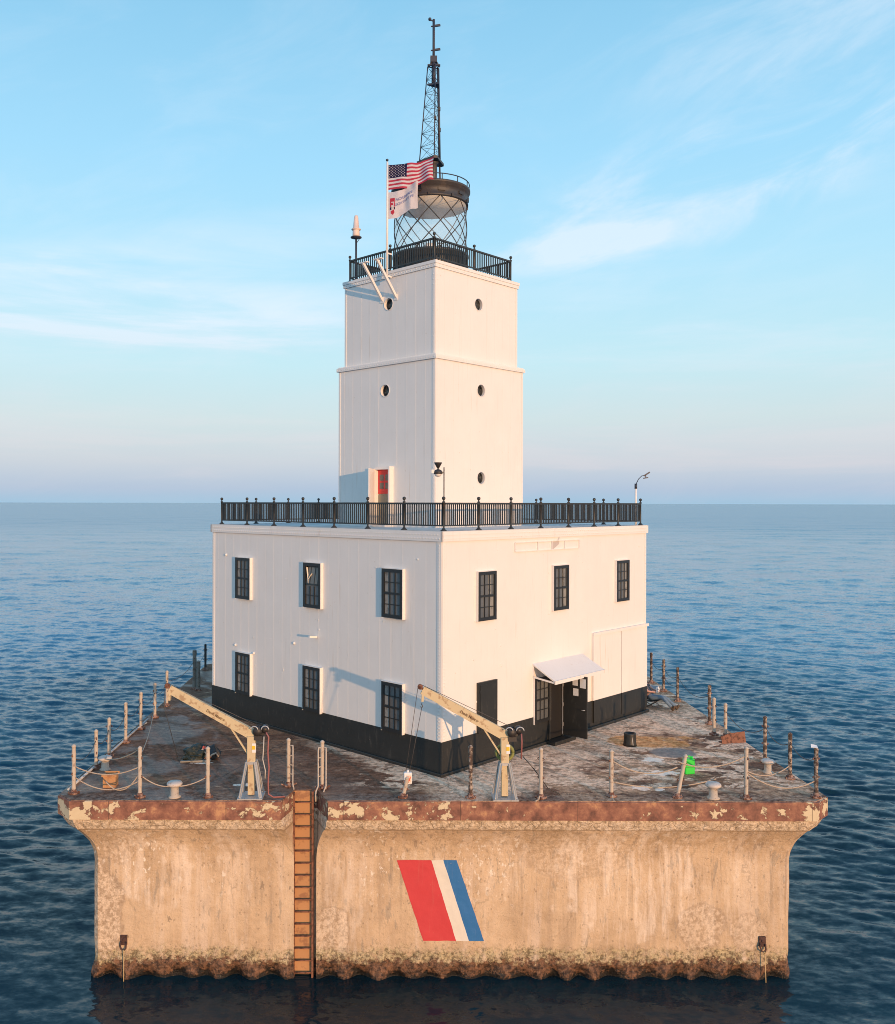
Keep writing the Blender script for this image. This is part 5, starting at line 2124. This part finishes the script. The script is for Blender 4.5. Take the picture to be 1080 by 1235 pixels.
skinned('jeans', [J[k] for k in jk], [(0, 1), (0, 2), (1, 3), (2, 4), (3, 5), (4, 6), (0, 7)], jr, M_jeans, pe, 0)
sk = ['waist', 'chest', 'neck', 'shl', 'shr']
pts = [cp(-.12, 0, .46), J['waist'], J['chest'], cp(-.375, 0, .90), J['shl'], J['shr'], J['shl'].lerp(J['ell'], .6), J['shr'].lerp(J['elr'], .6)]
skinned('shirt', pts, [(0, 1), (1, 2), (2, 3), (2, 4), (2, 5), (4, 6), (5, 7)], [.135, .135, .158, .075, .078, .078, .062, .062], M_shirt, pe, 1)
for s, yy in (('l', .13), ('r', -.15)):
    a = J['an' + s]
    heel = Vector((a.x, a.y, .045)) + dv * .02
    toe = heel + dv * .07 + Vector((0, 0, .19)) + sv_ * (.03 if s == 'l' else -.03)
    skinned('boot', [a - dv * .05 + Vector((0, 0, .05)), a + dv * .0, heel, toe], [(0, 1), (1, 2), (2, 3)], [.06, .058, .055, .045], M_boot, pe, 1)
g = MB()
hc_ = J['head1'] + Vector((0, 0, .035)) - dv * .02
g.lathe([(.001, .10), (.06, .09), (.10, .05), (.112, -.0), (.10, -.06), (.09, -.06)], 16, 0, hc_)
g.build('hair', M_hair, pe)
g = MB()
hf = J['head1']
for s in (-.035, .035):
    g.lathe([(.001, .012), (.012, .0), (.001, -.012)], 8, 0, hf + dv * .098 + sv_ * s + Vector((0, 0, .01)))
g.build('eyes', M_hair, pe)
g = MB()
g.tube([hf + dv * .10 + Vector((0, 0, .005)), hf + dv * .125 + Vector((0, 0, -.03)), hf + dv * .10 + Vector((0, 0, -.04))], [.01, .016, .008], 7)
g.bar(hf + dv * .096 + sv_ * -.025 + Vector((0, 0, -.065)), hf + dv * .096 + sv_ * .025 + Vector((0, 0, -.065)), .01, .012)
for s in (-.1, .1):
    g.tube([hf + sv_ * s + Vector((0, 0, .03)), hf + sv_ * (s * 1.12) + Vector((0, 0, 0)), hf + sv_ * s + Vector((0, 0, -.03))], .014, 6)
g.build('face', M_skin, pe)
bk = thing('open_booklet', 'white booklet with a black mark held up by the person at the house corner', 'booklet', (8.62, .62, 5.0))
g = MB()
c0_ = cp(.235, .01, .735)
for sg in (-1, 1):
    q0, q1 = c0_, c0_ + sv_ * (.15 * sg) - dv * .03
    g.add([q0 + Vector((0, 0, -.11)), q1 + Vector((0, 0, -.10)), q1 + Vector((0, 0, .11)), q0 + Vector((0, 0, .11))], [(0, 1, 2, 3)])
    g.add([p + dv * .008 for p in (q0 + Vector((0, 0, -.11)), q1 + Vector((0, 0, -.10)), q1 + Vector((0, 0, .11)), q0 + Vector((0, 0, .11)))], [(3, 2, 1, 0)])
g.build('pages', M_paper, bk)
g = MB()
q0 = c0_ + dv * .012
g.add([q0 + sv_ * .03 + Vector((0, 0, -.02)), q0 + sv_ * .10 - dv * .016 + Vector((0, 0, -.02)), q0 + sv_ * .08 - dv * .012 + Vector((0, 0, .06))], [(0, 1, 2)])
g.add([q0 + sv_ * -.12 - dv * .02 + Vector((0, 0, .04)), q0 + sv_ * -.03 + Vector((0, 0, .07)), q0 + sv_ * -.05 + Vector((0, 0, .105)), q0 + sv_ * -.13 - dv * .02 + Vector((0, 0, .10))], [(0, 1, 2, 3)])
g.build('cover_mark', M_hair, bk)
